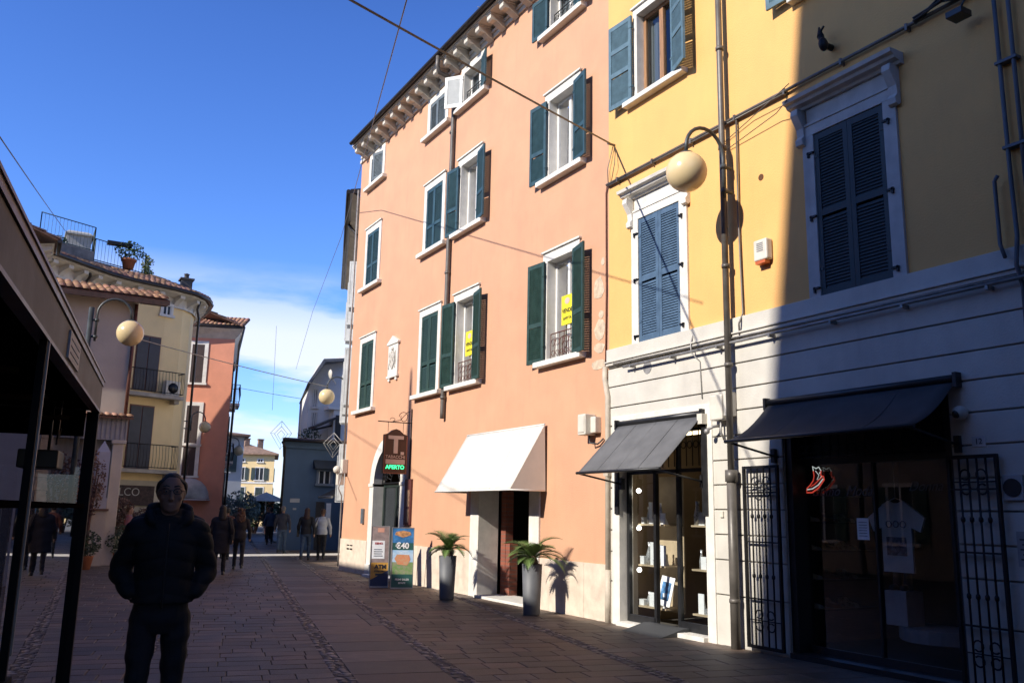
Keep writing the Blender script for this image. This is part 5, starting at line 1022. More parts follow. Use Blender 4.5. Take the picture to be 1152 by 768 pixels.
b = MB(); b.box(1.9, 2.5, .12, .42, 5.97, 6.55, M45); A_ = thing('air_conditioner', 'white air conditioner unit on the upper balcony of the cream house', 'air conditioner', tuple(M45 @ Vector((2.2, .3, 5.96)))); b.build('casing', CREAMPL, A_, bevel=.02)
b = MB(); b.lathe([(0, 0), (.2, 0), (.21, .01), (0, .01)], (0, 0, 0), 18); b.v = [tuple(M45 @ Vector((2.2 + v[0], .425 + v[2], 6.26 + v[1]))) for v in b.v]; b.build('fan_grille', DARKPL, A_)
b = MB(); b.tube([(6.28, 37.6, ZE + .1), (6.2, 37.7, ZE - .3), (6.32, 37.9, ZE - .6), (6.34, 38.0, .1)], .05, 8); b.tube([(1.86, 35.05, ZE + .15), (1.9, 35.15, ZE - .1), (1.75, 35.5, ZE - .35)], .05, 8); b.build('downpipe', COPPER, P)
SG = thing('shop_sign', 'dark shop sign with pale letters under the lower balcony of the cream house', 'shop sign', tuple(M45 @ Vector((1.2, .1, 2.2)))); b = MB(); b.box(-.3, 2.0, .02, .10, 1.66, 2.40, M45); b.build('board', mat('dark maroon sign', (.055, .03, .03), .7, .4, 8), SG)
d_ = Vector((M45[0][0], M45[1][0], 0)); o_ = M45 @ Vector((.75, .12, 2.14)); lettering('FALCO', .42, frameM(o_, d_, (0, 0, 1)), mat('pale sign letters', (.45, .43, .40), .6), SG, bold=-.004)
P = thing('roof_terrace', 'railed roof terrace with planters on the cream house', 'roof terrace', (1.5, 37.5, 11.2)); TG = mat('green grey railing', (.06, .10, .11), .6)
def rail(b, pts, z0, z1, gap=.14):
    for (p, q) in zip(pts, pts[1:]):
        p, q = Vector((*p, 0)), Vector((*q, 0)); n = max(1, int((q - p).length / gap))
        for zz in (z0 + .05, z1): b.tube([p + Vector((0, 0, zz)), q + Vector((0, 0, zz))], .022, 5)
        for k in range(n + 1): c = p.lerp(q, k / n); b.tube([c + Vector((0, 0, z0)), c + Vector((0, 0, z1))], .009 if 0 < k < n else .028, 4)
TB = mat('terrace concrete', (.20, .19, .175), .9, .2, 3)
b = MB(); b.prism([(.05, 36.2, 10.9), (2.05, 37.2, 10.9), (2.05, 41, 10.9), (.05, 41, 10.9)], (0, 0, .55)); b.prism([(2.06, 37.9, 10.6), (4.2, 39.1, 10.6), (4.2, 41, 10.6), (2.06, 41, 10.6)], (0, 0, .68)); b.build('terrace_base', TB, P)
b = MB(); rail(b, [(.08, 39.6), (.08, 36.3), (2.02, 37.25), (2.02, 38.2)], 11.45, 12.45); rail(b, [(2.1, 37.95), (3.3, 38.6), (4.15, 39.1), (4.5, 41)], 11.28, 12.2); b.build('railing', TG, P)
b = MB(); b.box(1.05, 1.95, 38.0, 39.0, 11.46, 12.25); b.build('roof_hut', mat('pale boarded hut', (.42, .41, .37), .8, .1, 4), P); b = MB(); b.box(.98, 2.02, 37.9, 39.1, 12.25, 12.31); b.prism([(1.0, 37.95, 12.31), (2.0, 37.95, 12.31), (1.85, 38.5, 12.55), (1.1, 38.5, 12.55)], (0, .3, 0)); b.build('hut_roof', mat('pale boarded hut', None), P)
b = MB(); b.box(2.55, 3.5, 38.2, 38.5, 12.16, 12.3); b.build('awning_roll', IRON, P)
TERR = mat('terracotta pot', (.42, .15, .07), .8, .1, 6)
def leaves(b, c, r, n, s, seed):
    random.seed(seed)
    for _ in range(n):
        while True:
            p = Vector((random.uniform(-1, 1), random.uniform(-1, 1), random.uniform(-1, 1)))
            if p.length < 1 and noise.noise(p * 2.2 + Vector((seed, 0, 0))) > -.12: break
        p = Vector((c[0] + p.x * r[0], c[1] + p.y * r[1], c[2] + p.z * r[2])); a = Vector((random.gauss(0, 1), random.gauss(0, 1), random.gauss(0, .7))).normalized(); t = a.orthogonal().normalized() * s * random.uniform(.5, 1.2)
        u = a * s * random.uniform(.8, 1.4); b.add([p - t * .5, p + u * .5 - t * .1, p + t * .5, p - u * .5], [(0, 1, 2, 3)])
LEAFG = mat('dusty green leaf', (.08, .13, .05), .6, .3, 3, col2=(.035, .07, .03)); LEAFD = mat('dark green leaf', (.03, .055, .022), .6, .3, 3); TWIG = mat('reddish twig', (.13, .07, .055), .9, .3, 5)
Q = thing('potted_shrub', 'green shrub in a terracotta pot on the roof terrace', 'potted plant', (3.45, 38.3, 11.3)); b = MB(); b.lathe([(0, 0), (.2, 0), (.27, .34), (.31, .34), (.31, .42), (0, .4)], (3.45, 38.55, 11.28), 18); b.build('pot', TERR, Q); b = MB(); leaves(b, (3.45, 38.5, 12.05), (.6, .5, .42), 480, .10, 5); b.build('foliage', LEAFG, Q)
Q = thing('climbing_plant', 'yellow green creeper trailing over the right corner of the roof terrace', 'plant', (4.25, 39.3, 11)); b = MB(); leaves(b, (4.25, 39.1, 11.45), (.28, .4, .75), 420, .10, 6); b.build('foliage', mat('yellow green leaf', (.20, .22, .05), .6, .3, 3), Q)
Q = thing('terrace_plant', 'low green plant at the left of the roof terrace', 'plant', (.7, 37.2, 11.4)); b = MB(); leaves(b, (.7, 36.9, 11.62), (.38, .2, .2), 200, .09, 7); b.build('foliage', LEAFG, Q)
b = MB(); b.box(5.7, 6.15, 39.2, 39.7, 10.6, 11.35); b.box(5.63, 6.22, 39.13, 39.77, 11.35, 11.42); b.lathe([(.1, 0), (.1, .2), (.14, .22), (0, .28)], (5.92, 39.45, 11.42), 10); solo(b, 'chimney', mat('dark chimney render', (.10, .09, .085), .9), 'small dark chimney at the right end of the cream house roof', 'chimney', (5.9, 39.4, 10.6))
# ------------------------------------------------------------------ C: orange house
OW = mat('orange render', (.70, .29, .18), .85, .06, 1.2, .15, 30)
P = thing('house', 'orange red house standing just past the cream corner house', 'building', (9, 46, 0)); ZC = 10.35; c0, c1, c2 = (6.9, 46.0), (9.36, 45.0), (11.9, 59)
b = MB(); poly_walls(b, [c0, c1, c2, (7.6, 60)], 0, ZC); b.build('wall', OW, P)
b = MB(); o_ = offs([c0, c1, c2], .0); e0, e1, e2 = (6.4, 45.5), (9.62, 44.45), (12.35, 59)
b.add([(*c0, ZC - .3), (*c1, ZC - .3), (*c2, ZC - .3), (*e2, ZC + .15), (*e1, ZC + .15), (*e0, ZC + .15)], [(0, 1, 4, 5), (1, 2, 3, 4)]); b.add([(*e0, ZC + .15), (*e1, ZC + .15), (*e2, ZC + .15), (*e2, ZC + .3), (*e1, ZC + .3), (*e0, ZC + .3)], [(0, 1, 4, 5), (1, 2, 3, 4)]); b.build('cornice', CORN, P)
b = MB(); b.tube([(*e0, ZC + .25), (*e1, ZC + .25), (*e2, ZC + .25)], .09, 8); b.tube([(*e1, ZC + .2), (c1[0] + .2, c1[1] - .1, ZC - .6), (c1[0] + .1, c1[1] - .1, .2)], .06, 8); b.build('gutter', COPPER, P)
b = MB(); d = Vector((e1[0] - e0[0], e1[1] - e0[1], 0)).normalized(); barrels(b, (*e0, ZC + .32), (*e1, ZC + .32), Vector((-d.y, d.x, 0)) * 3, 1.0, seed=31); b.build('roof', TILE, P)
b = MB(); d2 = Vector((e2[0] - e1[0], e2[1] - e1[1], 0)).normalized(); barrels(b, (*e1, ZC + .32), (*e2, ZC + .32), Vector((-d2.y, d2.x, 0)) * 2.2, .8, sp_=.25, seed=32); b.build('roof', TILE, P)
MC = wallM(c0, c1); LC = (Vector(c1) - Vector(c0)).length
for z0, z1 in ((7.75, 9.7), (4.7, 6.6), (3.15, 4.55)): hwin(P, MC, .62, 1.22, z0, z1, STONE, mat('dark brown shutter', (.05, .03, .03), .6), fw=.18, shutters='closed')
MS = wallM(c1, c2)
for k in range(4):
    for z0 in (7.2, 4.4, 1.6): hwin(P, MS, 1.2 + k * 3, 2.2 + k * 3, z0, z0 + 1.8, STONE, mat('dark green shutter b', (.05, .07, .06), .6), fw=.15, shutters='open')
for k in (0, 1): balcony(P, MS, .8 + k * 3, 2.6 + k * 3, 6.9 if k == 0 else 4.1, .5, STONE)
P = thing('dome_canopy', 'pale rounded shop canopy on the orange house behind the man', 'canopy', (7.9, 45.2, 2)); b = MB(); n = 10
cc = MC @ Vector((1.05, 0, 2.0))
vs = [MC @ Vector((1.05 + .98 * math.cos(math.pi * j / n) * math.cos(math.pi / 2 * i / 6), .98 * math.sin(math.pi / 2 * i / 6) * (.6 + .4 * math.sin(math.pi * j / n)), 2.05 + 1.0 * math.sin(math.pi * j / n) * math.cos(math.pi / 2 * i / 6) )) for i in range(7) for j in range(n + 1)]
b.add(vs, [(i * (n + 1) + j, i * (n + 1) + j + 1, (i + 1) * (n + 1) + j + 1, (i + 1) * (n + 1) + j) for i in range(6) for j in range(n)], True); b.build('cloth', mat('grey white canopy cloth', (.52, .50, .47), .8), P)
b = MB(); b.box(0.02, 2.08, .0, 1.0, 1.97, 2.02, MC); b.build('frame', WPAINT, P)
# ------------------------------------------------------------------ D, E far houses
def far_house(pts, zt, wm, rm, label, wins, roof_rise=1.5, over=.5, loc=None, name='house'):
    P = thing(name, label, 'house', loc or (*pts[0], 0)); b = MB(); poly_walls(b, pts, 0, zt); b.build('wall', wm, P)
    c = sum((Vector(p) for p in pts), Vector((0, 0))) / len(pts); ev = [Vector(p) + (Vector(p) - c).normalized() * over * 1.4 for p in pts]; b = MB()
    b.add([(*p, zt) for p in ev] + [(*p, zt + .12) for p in ev] + [(c.x, c.y, zt + roof_rise)], [tuple(range(len(ev)))[::-1]] + [(i, (i + 1) % len(ev), len(ev) + (i + 1) % len(ev), len(ev) + i) for i in range(len(ev))] + [(len(ev) + i, len(ev) + (i + 1) % len(ev), 2 * len(ev)) for i in range(len(ev))]); b.build('roof', rm, P)
    for (i, x0, x1, z0, z1, kind, sm_) in wins: hwin(P, wallM(pts[i], pts[(i + 1) % len(pts)]), x0, x1, z0, z1, STONE, sm_, shutters=kind, fw=.08)
    return P
FT = mat('far roof clay', (.30, .19, .13), .9, .25, 3, .3, 12); DG = mat('far dark green shutter', (.03, .05, .045), .6)
far_house([(7, 65), (14.75, 65), (16.8, 80), (7, 80)], 6.75, mat('far white render', (.50, .50, .48), .85, .05, 1), FT, 'pale grey white house beyond the orange house', [(1, 2, 3, 1.2, 3, 'open', DG), (1, 2, 3, 4.4, 6, 'open', DG), (1, 6, 7, 4.4, 6, 'open', DG), (1, 6, 7, 1.2, 3, 'open', DG), (0, 5.8, 6.8, 4.2, 5.6, 'open', DG)], 1.2)
ew = mat('far cream yellow render', (.80, .60, .30), .85, .05, 1)
P = far_house([(18.7, 91.3), (23.4, 89.2), (25.4, 97), (19.6, 99)], 7.0, ew, FT, 'cream yellow two storey house closing the end of the street', [(0, 1.7, 2.3, 4.5, 5.7, 'open', DG), (0, 3.35, 4.15, 4.5, 5.7, 'open', DG), (0, 3.45, 4.2, 2.3, 3.75, 'closed', DG), (0, 1.6, 2.4, 2.3, 3.75, 'closed', DG), (1, 1.5, 2.3, 4.5, 5.7, 'open', DG), (1, 1.5, 2.3, 2.2, 3.75, 'open', DG), (0, 3.5, 4.0, 6.3, 6.55, 'glass', DG), (0, 1.7, 2.2, 6.3, 6.55, 'glass', DG)], 1.35)
ME = wallM((18.7, 91.3), (23.4, 89.2)); b = MB(); b.box(0, 5.15, 0, .06, 4.15, 4.3, ME); b.build('band', STONE, P); balcony(P, ME, 3.0, 4.8, 2.2, .6, STONE)
for x in (21.2, 22.6): b = MB(); b.box(x, x + .5, 93, 93.5, 7.4, 8.75); b.box(x - .06, x + .56, 92.94, 93.56, 8.75, 8.85); b.build('chimney', FT, P)
# ------------------------------------------------------------------ F blue house, G white house, H neighbour
FW = mat('slate blue render', (.075, .125, .20), .85, .07, 1.2, .15, 30, stain=((.06, .09, .12), .5, 1.5))
P = thing('house', 'low slate blue house with a flat dark eave beyond the salmon building', 'house', (10, 36, 0)); f0, f1 = (9.86, 36.0), (13.4, 36.0)
b = MB(); poly_walls(b, [f0, f1, (17, 46), (12.95, 46.5)], 0, 4.36); b.build('wall', FW, P)
b = MB(); b.prism([(9.62, 35.65, 4.36), (13.6, 35.65, 4.36), (17.2, 46.2, 4.36), (12.7, 46.8, 4.36)], (0, 0, .08)); b.prism([(9.7, 35.75, 4.44), (13.6, 35.75, 4.44), (16.9, 46, 4.95), (12.9, 46.5, 4.95)], (0, 0, .06)); b.build('roof', mat('roof clay dark', None), P)
b = MB(); b.tube([(9.62, 35.62, 4.40), (13.6, 35.62, 4.40)], .07, 8); b.tube([(9.62, 35.65, 4.3), (9.8, 35.85, 4.1), (9.8, 35.9, 0)], .05, 8); b.build('gutter', COPPER, P)
b = MB(); b.box(9.8, 13.3, 35.9, 36, 4.10, 4.36); b.build('cornice', FW, P)
MF = wallM(f0, f1); hwin(P, MF, 1.45, 1.95, 2.7, 3.2, mat('blue grey frame', (.16, .20, .25), .7), DG, shutters='glass', fw=.1)
b = MB(); b.prism([MF @ Vector((1.2, .0, 3.66)), MF @ Vector((1.2, .35, 3.3)), MF @ Vector((1.2, .0, 3.3))], (1.0, 0, 0)); b.build('window_hood', mat('dark navy awning', (.03, .04, .055), .8), P)
b = MB(); b.box(1.42, 1.78, -.02, .02, 0, 1.95, MF); b.build('door', BLK, P)
b = MB(); b.box(1.86, 2.06, .0, .03, 1.2, 1.9, MF); solo(b, 'notice_board', WHT, 'pale notice on the blue wall beside its dark door', 'notice', tuple(MF @ Vector((1.96, 0, 1.5)))); b = MB(); b.box(.32, .72, .0, .02, 1.90, 2.06, MF); solo(b, 'street_name_plate', mat('pale grey plate', None), 'pale street name plate on the left of the blue wall', 'street sign', tuple(MF @ Vector((.5, 0, 2)))); b = MB(); b.box(.46, .60, .0, .02, 1.6, 1.68, MF); solo(b, 'small_plate', mat('pale grey plate', None), 'tiny pale plate below the street name plate', 'plate', tuple(MF @ Vector((.5, 0, 1.6))))
P = thing('awning', 'rolled dark awning slanting out between the blue house and the salmon corner', 'awning', (12.0, 34.6, 2.6)); b = MB(); b.prism([(11.05, 34.9, 2.16), (11.05, 34.9, 2.10), (12.35, 34.9, 2.66), (12.35, 34.9, 2.80)], (0, -1.6, 0)); b.build('cloth', CANB, P); b = MB(); b.tube([(11.05, 34.9, 2.12), (11.05, 33.3, 2.12)], .05, 8); b.tube([(11.1, 34.8, 2.1), (12.4, 34.8, 2.35)], .025, 6); b.build('frame', GPIPE, P)
GW = mat('bright white render', (.80, .80, .78), .85, .04, 1.2)
P = thing('house', 'white house with a gabled eave and balcony rising behind the blue house', 'house', (12.5, 40, 0))
b = MB(); b.prism([(12.05, 40.6, 0), (15.5, 38.5, 0), (15.5, 38.5, 9.3), (13.6, 39.66, 9.0), (12.35, 40.42, 8.4), (12.05, 40.6, 7.5)], (1.6, 7, 0)); b.build('wall', GW, P)
b = MB(); b.prism([(11.6, 39.4, 7.35), (12.3, 39.4, 8.55), (15.6, 39.4, 9.0), (15.6, 39.4, 8.85), (12.38, 39.4, 8.42), (11.72, 39.4, 7.32)], (2, 8.2, 0)); b.build('roof', mat('grey slate edge', (.16, .17, .19), .7), P)
b = MB(); b.box(12.6, 13.8, 39.2, 40, 6.2, 6.34); b.box(12.9, 13.5, 39.3, 40, 4.5, 6.2); b.build('bay', GW, P); b = MB(); b.box(13.0, 13.25, 39.26, 39.3, 4.6, 5.95); b.build('door', BLK, P)
for z in (5.3, 6.4): hwin(P, wallM((12.05, 40.6), (15.5, 38.5)), .22, .42, z, z + .8, STONE, DG, shutters='glass', fw=.04)
b = MB(); b.prism([(11.9, 39.9, 5.35), (12.95, 39.9, 5.85), (12.95, 39.9, 5.75), (11.95, 39.9, 5.25)], (0, -1.0, 0)); b.tube([(11.95, 39.5, 5.2), (13.0, 39.5, 5.5)], .05, 6); b.build('awning', BLK, P)
b = MB(); b.lathe([(0, 0), (.18, .01), (.25, .07), (.0, .03)], (0, 0, 0), 16); M_ = Matrix.Translation((12.45, 38.9, 7.75)) @ Matrix.Rotation(R(80), 4, 'Y'); b.v = [tuple(M_ @ Vector(v)) for v in b.v]; b.tube([(12.5, 38.9, 7.7), (12.9, 39.3, 7.4)], .03, 6); solo(b, 'satellite_dish', CREAMPL, 'small pale satellite dish under the eave of the white house', 'satellite dish', (12.5, 39, 7.6))
Q = thing('terrace_plant', 'dark plant at the left end of the blue house roof', 'plant', (11.2, 38, 4.6)); b = MB(); leaves(b, (11.6, 38.6, 4.9), (.55, .5, .3), 260, .09, 9); b.build('foliage', LEAFD, Q)
HW = mat('pale cream render', (.60, .57, .52), .85, .05, 1.5); P = thing('townhouse', 'narrow pale townhouse just past the far corner of the salmon building', 'building', (8.7, 24.2, 0)); h0, h1 = (8.62, 23.95), (12.3, 35.2)
b = MB(); poly_walls(b, [h0, h1, (16, 34), (13, 23.95)], 0, 11.0); b.build('wall', HW, P)
HD = (Vector(h1) - Vector(h0)).normalized(); HN = Vector((-HD.y, HD.x)); e0 = Vector(h0) + HN * .62; e1 = Vector(h1) + HN * .62
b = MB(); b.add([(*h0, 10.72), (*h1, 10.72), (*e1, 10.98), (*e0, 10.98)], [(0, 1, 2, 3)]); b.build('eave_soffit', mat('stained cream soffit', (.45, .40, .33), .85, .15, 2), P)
b = MB(); b.prism([(*e0, 10.94), (*e1, 10.94), (*(e1 - HN * .3), 10.99), (*(e0 - HN * .3), 10.99)], (0, 0, .14)); b.tube([(*(e0 + HN * .05), 11.0), (*(e1 + HN * .05), 11.0)], .07, 8); b.tube([(*(Vector(h0) + HD * 3 + HN * .6), 10.95), (*(Vector(h0) + HD * 3.2 + HN * .08), 10.4), (*(Vector(h0) + HD * 3.2 + HN * .08), 0)], .05, 8); b.build('gutter', COPPER, P)
MH = Matrix(((HD.x, HN.x, 0, h0[0]), (HD.y, HN.y, 0, h0[1]), (0, 0, 1, 0), (0, 0, 0, 1)))
for s in (1.9, 4.6, 7.6):
    for z0, z1 in ((4.8, 6.6), (7.9, 9.4), (1.9, 3.6)):
        w1 = hwin(P, MH, s, s + .9, z0, z1, WPAINT, WHSH, shutters='glass', fw=.1)
        for a, an in ((s - .02, 75), (s + .92, 60)):
            b = MB(); M_ = MH @ Matrix.Translation((a, .06, 0)) @ Matrix.Rotation(R(an if a < s else 180 - an), 4, 'Z'); b.box(0, .05, -.015, .015, z0, z1, M_); b.box(.40, .45, -.015, .015, z0, z1, M_); b.box(.05, .40, -.015, .015, z0, z0 + .07, M_); b.box(.05, .40, -.015, .015, z1 - .07, z1, M_); b.box(.05, .40, -.008, .008, z0 + .07, z1 - .07, M_); b.build('shutter', mat('grey white shutter', (.52, .53, .53), .5), w1)
# ------------------------------------------------------------------ street trees, bushes, parasol, sun side of the street
def bush(c, r, n, s, label, seed, mt, name='shrub', trunk=None, grp='shrubs and small trees at the far end of the street'):
    Q = thing(name, label, 'shrub' if name == 'shrub' else 'tree', (c[0], c[1], 0), grp); b = MB()
    random.seed(seed)
    for k in range(7): d = Vector((random.uniform(-.6, .6) * r[0], random.uniform(-.6, .6) * r[1], c[2] + random.uniform(-.3, .6) * r[2])); b.tube([(c[0] + d.x * .1, c[1] + d.y * .1, 0), (c[0] + d.x * .4, c[1] + d.y * .4, c[2] * .6), (c[0] + d.x, c[1] + d.y, d.z)], [.06, .04, .015], 6)
    b.build('trunk', TWIG, Q); b = MB(); leaves(b, c, r, n, s, seed); b.build('crown', mt, Q); return Q
bush((13.2, 58, 1.55), (1.3, 1.2, 1.2), 2200, .16, 'grey green bushy tree in front of the far white house', 41, mat('grey green leaf', (.10, .12, .09), .7, .3, 2), 'tree'); bush((15.2, 62, 1.5), (1.5, 1.2, 1.1), 2000, .16, 'dark leafy bush left of the far parasol', 42, LEAFD)
bush((17.2, 60, 1.5), (1.1, 1, 1.5), 2000, .16, 'dark bush at the foot of the blue house wall', 43, LEAFD); bush((19.3, 75, 1.5), (1.6, 1.5, 1.3), 1800, .2, 'dull green tree before the far yellow house', 44, LEAFG, 'tree'); bush((12.6, 46.5, 1.0), (.5, .5, .9), 0, .12, 'x', 45, LEAFD) if 0 else None
bush((3.6, 35.9, 1.25), (.8, .35, .75), 1500, .10, 'bare reddish shrub under the sign of the cream house', 46, mat('withered reddish leaf', (.16, .085, .065), .8, .3, 3), grp='shrubs by the cream house')
bush((4.9, 36.6, 1.1), (.6, .3, .5), 700, .10, 'withered reddish shrub behind the man', 47, mat('withered reddish leaf', None), grp='shrubs by the cream house')
bush((2.0, 26.2, 2.15), (.38, .3, .95), 900, .07, 'bare reddish climbing shrub before the lilac pillar', 48, mat('withered reddish leaf', None), grp='shrubs by the white house')
bush((1.2, 24.2, 1.7), (.6, .4, 1.2), 1500, .08, 'tall withered shrub seen through the kiosk glass', 50, mat('withered reddish leaf', None), grp='shrubs by the white house')
def potbush(c, label, seed, r=.36):
    Q = thing('potted_shrub', label, 'potted plant', (c[0], c[1], 0), 'small potted shrubs by the white house'); b = MB(); b.lathe([(0, 0), (.13, 0), (.19, .32), (.21, .34), (0, .32)], (c[0], c[1], 0), 16); b.build('pot', TERR, Q); b = MB(); leaves(b, (c[0], c[1], .34 + r * .8), (r, r, r), 700, .06, seed); b.build('foliage', LEAFD, Q)
potbush((2.0, 25.3), 'dark potted shrub low beside the kiosk post', 51); potbush((3.0, 27.0), 'dark green potted shrub beside the front man at his elbow', 52, .42)
P = thing('parasol', 'closed pale parasol post and canopy at the far end of the street', 'parasol', (15.6, 61, 0)); b = MB(); b.tube([(15.6, 61, 0), (15.6, 61, 2.6)], .04, 8); b.build('pole', WPAINT, P); b = MB(); b.lathe([(1.5, 2.15), (1.45, 2.2), (.05, 2.75), (0, 2.78)], (15.6, 61, 0), 8); b.build('canopy', mat('pale parasol cloth', (.42, .38, .32), .8), P)
b = MB(); b.box(15.8, 16.3, 61.6, 62.0, 0, 2.0); b.box(15.75, 16.35, 61.55, 62.05, 2.0, 2.1); solo(b, 'gate_pillar', OW, 'salmon pillar beside the far parasol', 'pillar', (16, 61.8, 0))
# buildings on the sunny side, outside the picture: they shade the street and show in the glass
def row_house(y0, y1, x, depth, h, label, wm, skew=0):
    P = thing('town_house', label, 'building', (x, (y0 + y1) / 2, 0)); pts = [(x, y0), (x, y1), (x - depth, y1 + skew), (x - depth, y0)]
    b = MB(); poly_walls(b, pts, 0, h); b.build('wall', wm, P); b = MB(); b.prism([(*p, h) for p in pts], (0, 0, .12)); b.build('roof', mat('roof clay dark', None), P)
    M = wallM((x, y0), (x, y1)); n = max(1, int((y1 - y0) / 2.6)); z = 1.0
    while z + 1.6 < h:
        for k in range(n): c = (y1 - y0) * (k + .5) / n; hwin(P, M, c - .45, c + .45, z, z + 1.6, STONE, GREEN, shutters='open')
        z += 3.2
    return P
row_house(-14, 5.02, -6.0, 17, 18.6, 'tall building on the sunny side casting the long shadow on the yellow wall', mat('dull ochre render', (.30, .22, .13), .9), skew=-.76)
row_house(5.12, 18.4, -6.0, 8, 8.22, 'lower row of houses opposite the salmon building', mat('grey beige render', (.24, .21, .18), .9)); row_house(18.6, 26.6, -6.0, 8, 8.6, 'slightly taller house opposite the arched doorway', mat('grey beige render', None))
b = MB(); b.lathe([(.62, 0), (.50, .6), (.28, 2.2), (.14, 3.8), (.05, 5.5), (.0, 5.6)], (-6.6, 17.5, 8.34), 10); solo(b, 'spire', mat('roof clay dark', None), 'slim spire on the opposite roof whose shadow climbs the salmon wall', 'spire', (-6.6, 17.5, 8.34))
P = row_house(-14, 1.0, -24.5, 12, 33, 'tall tower block behind the sunny side of the street', mat('grey beige render', None))  # added out of view to block skylight and deepen the shade
row_house(-16, -3.2, 9.5, 8, 9, 'house further back on the facade side', mat('grey beige render', None))
# ------------------------------------------------------------------ people
def loft(bm, secs, n=20):     # secs: (cx, cy, z, rx, ry[, power])
    rings = []
    for s in secs:
        cx, cy, z, rx, ry = s[:5]; pw = s[5] if len(s) > 5 else 1.0; ring = []
        for k in range(n):
            a = 2 * math.pi * k / n; c, q = math.cos(a), math.sin(a)
            ring.append(bm.verts.new((cx + rx * math.copysign(abs(c) ** pw, c), cy + ry * math.copysign(abs(q) ** pw, q), z)))
        rings.append(ring)
    for a, b in zip(rings, rings[1:]):
        for k in range(n): bm.faces.new((a[k], a[(k + 1) % n], b[(k + 1) % n], b[k]))
    bm.faces.new(rings[0][::-1]); bm.faces.new(rings[-1])
def limb(bm, pts, rs, n=14, squash=None):
    # resample for a smooth tapered limb, rounded ends
    P = [Vector(p) for p in pts]; Q = []; RR = []
    for i in range(len(P) - 1):
        m_ = 5
        for j in range(m_):
            t = j / m_; p0, p1, p2, p3 = P[max(i - 1, 0)], P[i], P[i + 1], P[min(i + 2, len(P) - 1)]
            v = .5 * ((2 * p1) + (p2 - p0) * t + (2 * p0 - 5 * p1 + 4 * p2 - p3) * t * t + (3 * p1 - p0 - 3 * p2 + p3) * t ** 3); Q.append(v); RR.append(rs[i] * (1 - t) + rs[i + 1] * t)
    Q.append(P[-1]); RR.append(rs[-1])
    d0 = (Q[0] - Q[1]).normalized(); d1 = (Q[-1] - Q[-2]).normalized()
    Q = [Q[0] + d0 * RR[0] * .9, Q[0] + d0 * RR[0] * .6] + Q + [Q[-1] + d1 * RR[-1] * .6, Q[-1] + d1 * RR[-1] * .9]; RR = [RR[0] * .35, RR[0] * .8] + RR + [RR[-1] * .8, RR[-1] * .35]
    mb = MB(); mb.tube(Q, RR, n); vs = [bm.verts.new(v) for v in mb.v]
    for f in mb.f: bm.faces.new([vs[i] for i in f])
def blob(bm, c, r, rot=None, nu=16, nv=10):
    mb = MB(); mb.sphere((0, 0, 0), r, nu, nv); M = Matrix.Translation(c) @ (rot or Matrix.Identity(4)); vs = [bm.verts.new(M @ Vector(v)) for v in mb.v]
    for f in mb.f: bm.faces.new([vs[i] for i in f])
def skinned(name, fn, m, parent, W, voxel=.012, smooth=4, disp=None):
    bm = bmesh.new(); fn(bm); bmesh.ops.recalc_face_normals(bm, faces=bm.faces); me = bpy.data.meshes.new(name); bm.to_mesh(me); bm.free()
    o = bpy.data.objects.new('tmp', me); COL.objects.link(o); r = o.modifiers.new('r', 'REMESH'); r.mode = 'VOXEL'; r.voxel_size = voxel; s = o.modifiers.new('s', 'SMOOTH'); s.factor = .6; s.iterations = smooth
    dg = bpy.context.evaluated_depsgraph_get(); m2 = bpy.data.meshes.new_from_object(o.evaluated_get(dg)); bpy.data.objects.remove(o); bpy.data.meshes.remove(me); m2.name = name
    if disp:
        nr = [v.normal.copy() for v in m2.vertices]
        for v, q in zip(m2.vertices, nr): v.co += q * disp(v.co, q)
    m2.transform(W); m2.transform(Matrix.Translation(-ORI[parent.name])) if parent else None
    m2.materials.clear(); m2.materials.append(m); m2.polygons.foreach_set('use_smooth', [True] * len(m2.polygons))
    o2 = bpy.data.objects.new(name, m2); COL.objects.link(o2); o2.parent = parent; ORI[o2.name] = ORI[parent.name]; return o2
SKIN = mat('skin', (.30, .165, .115), .6, .08, 8, .05, 90); 
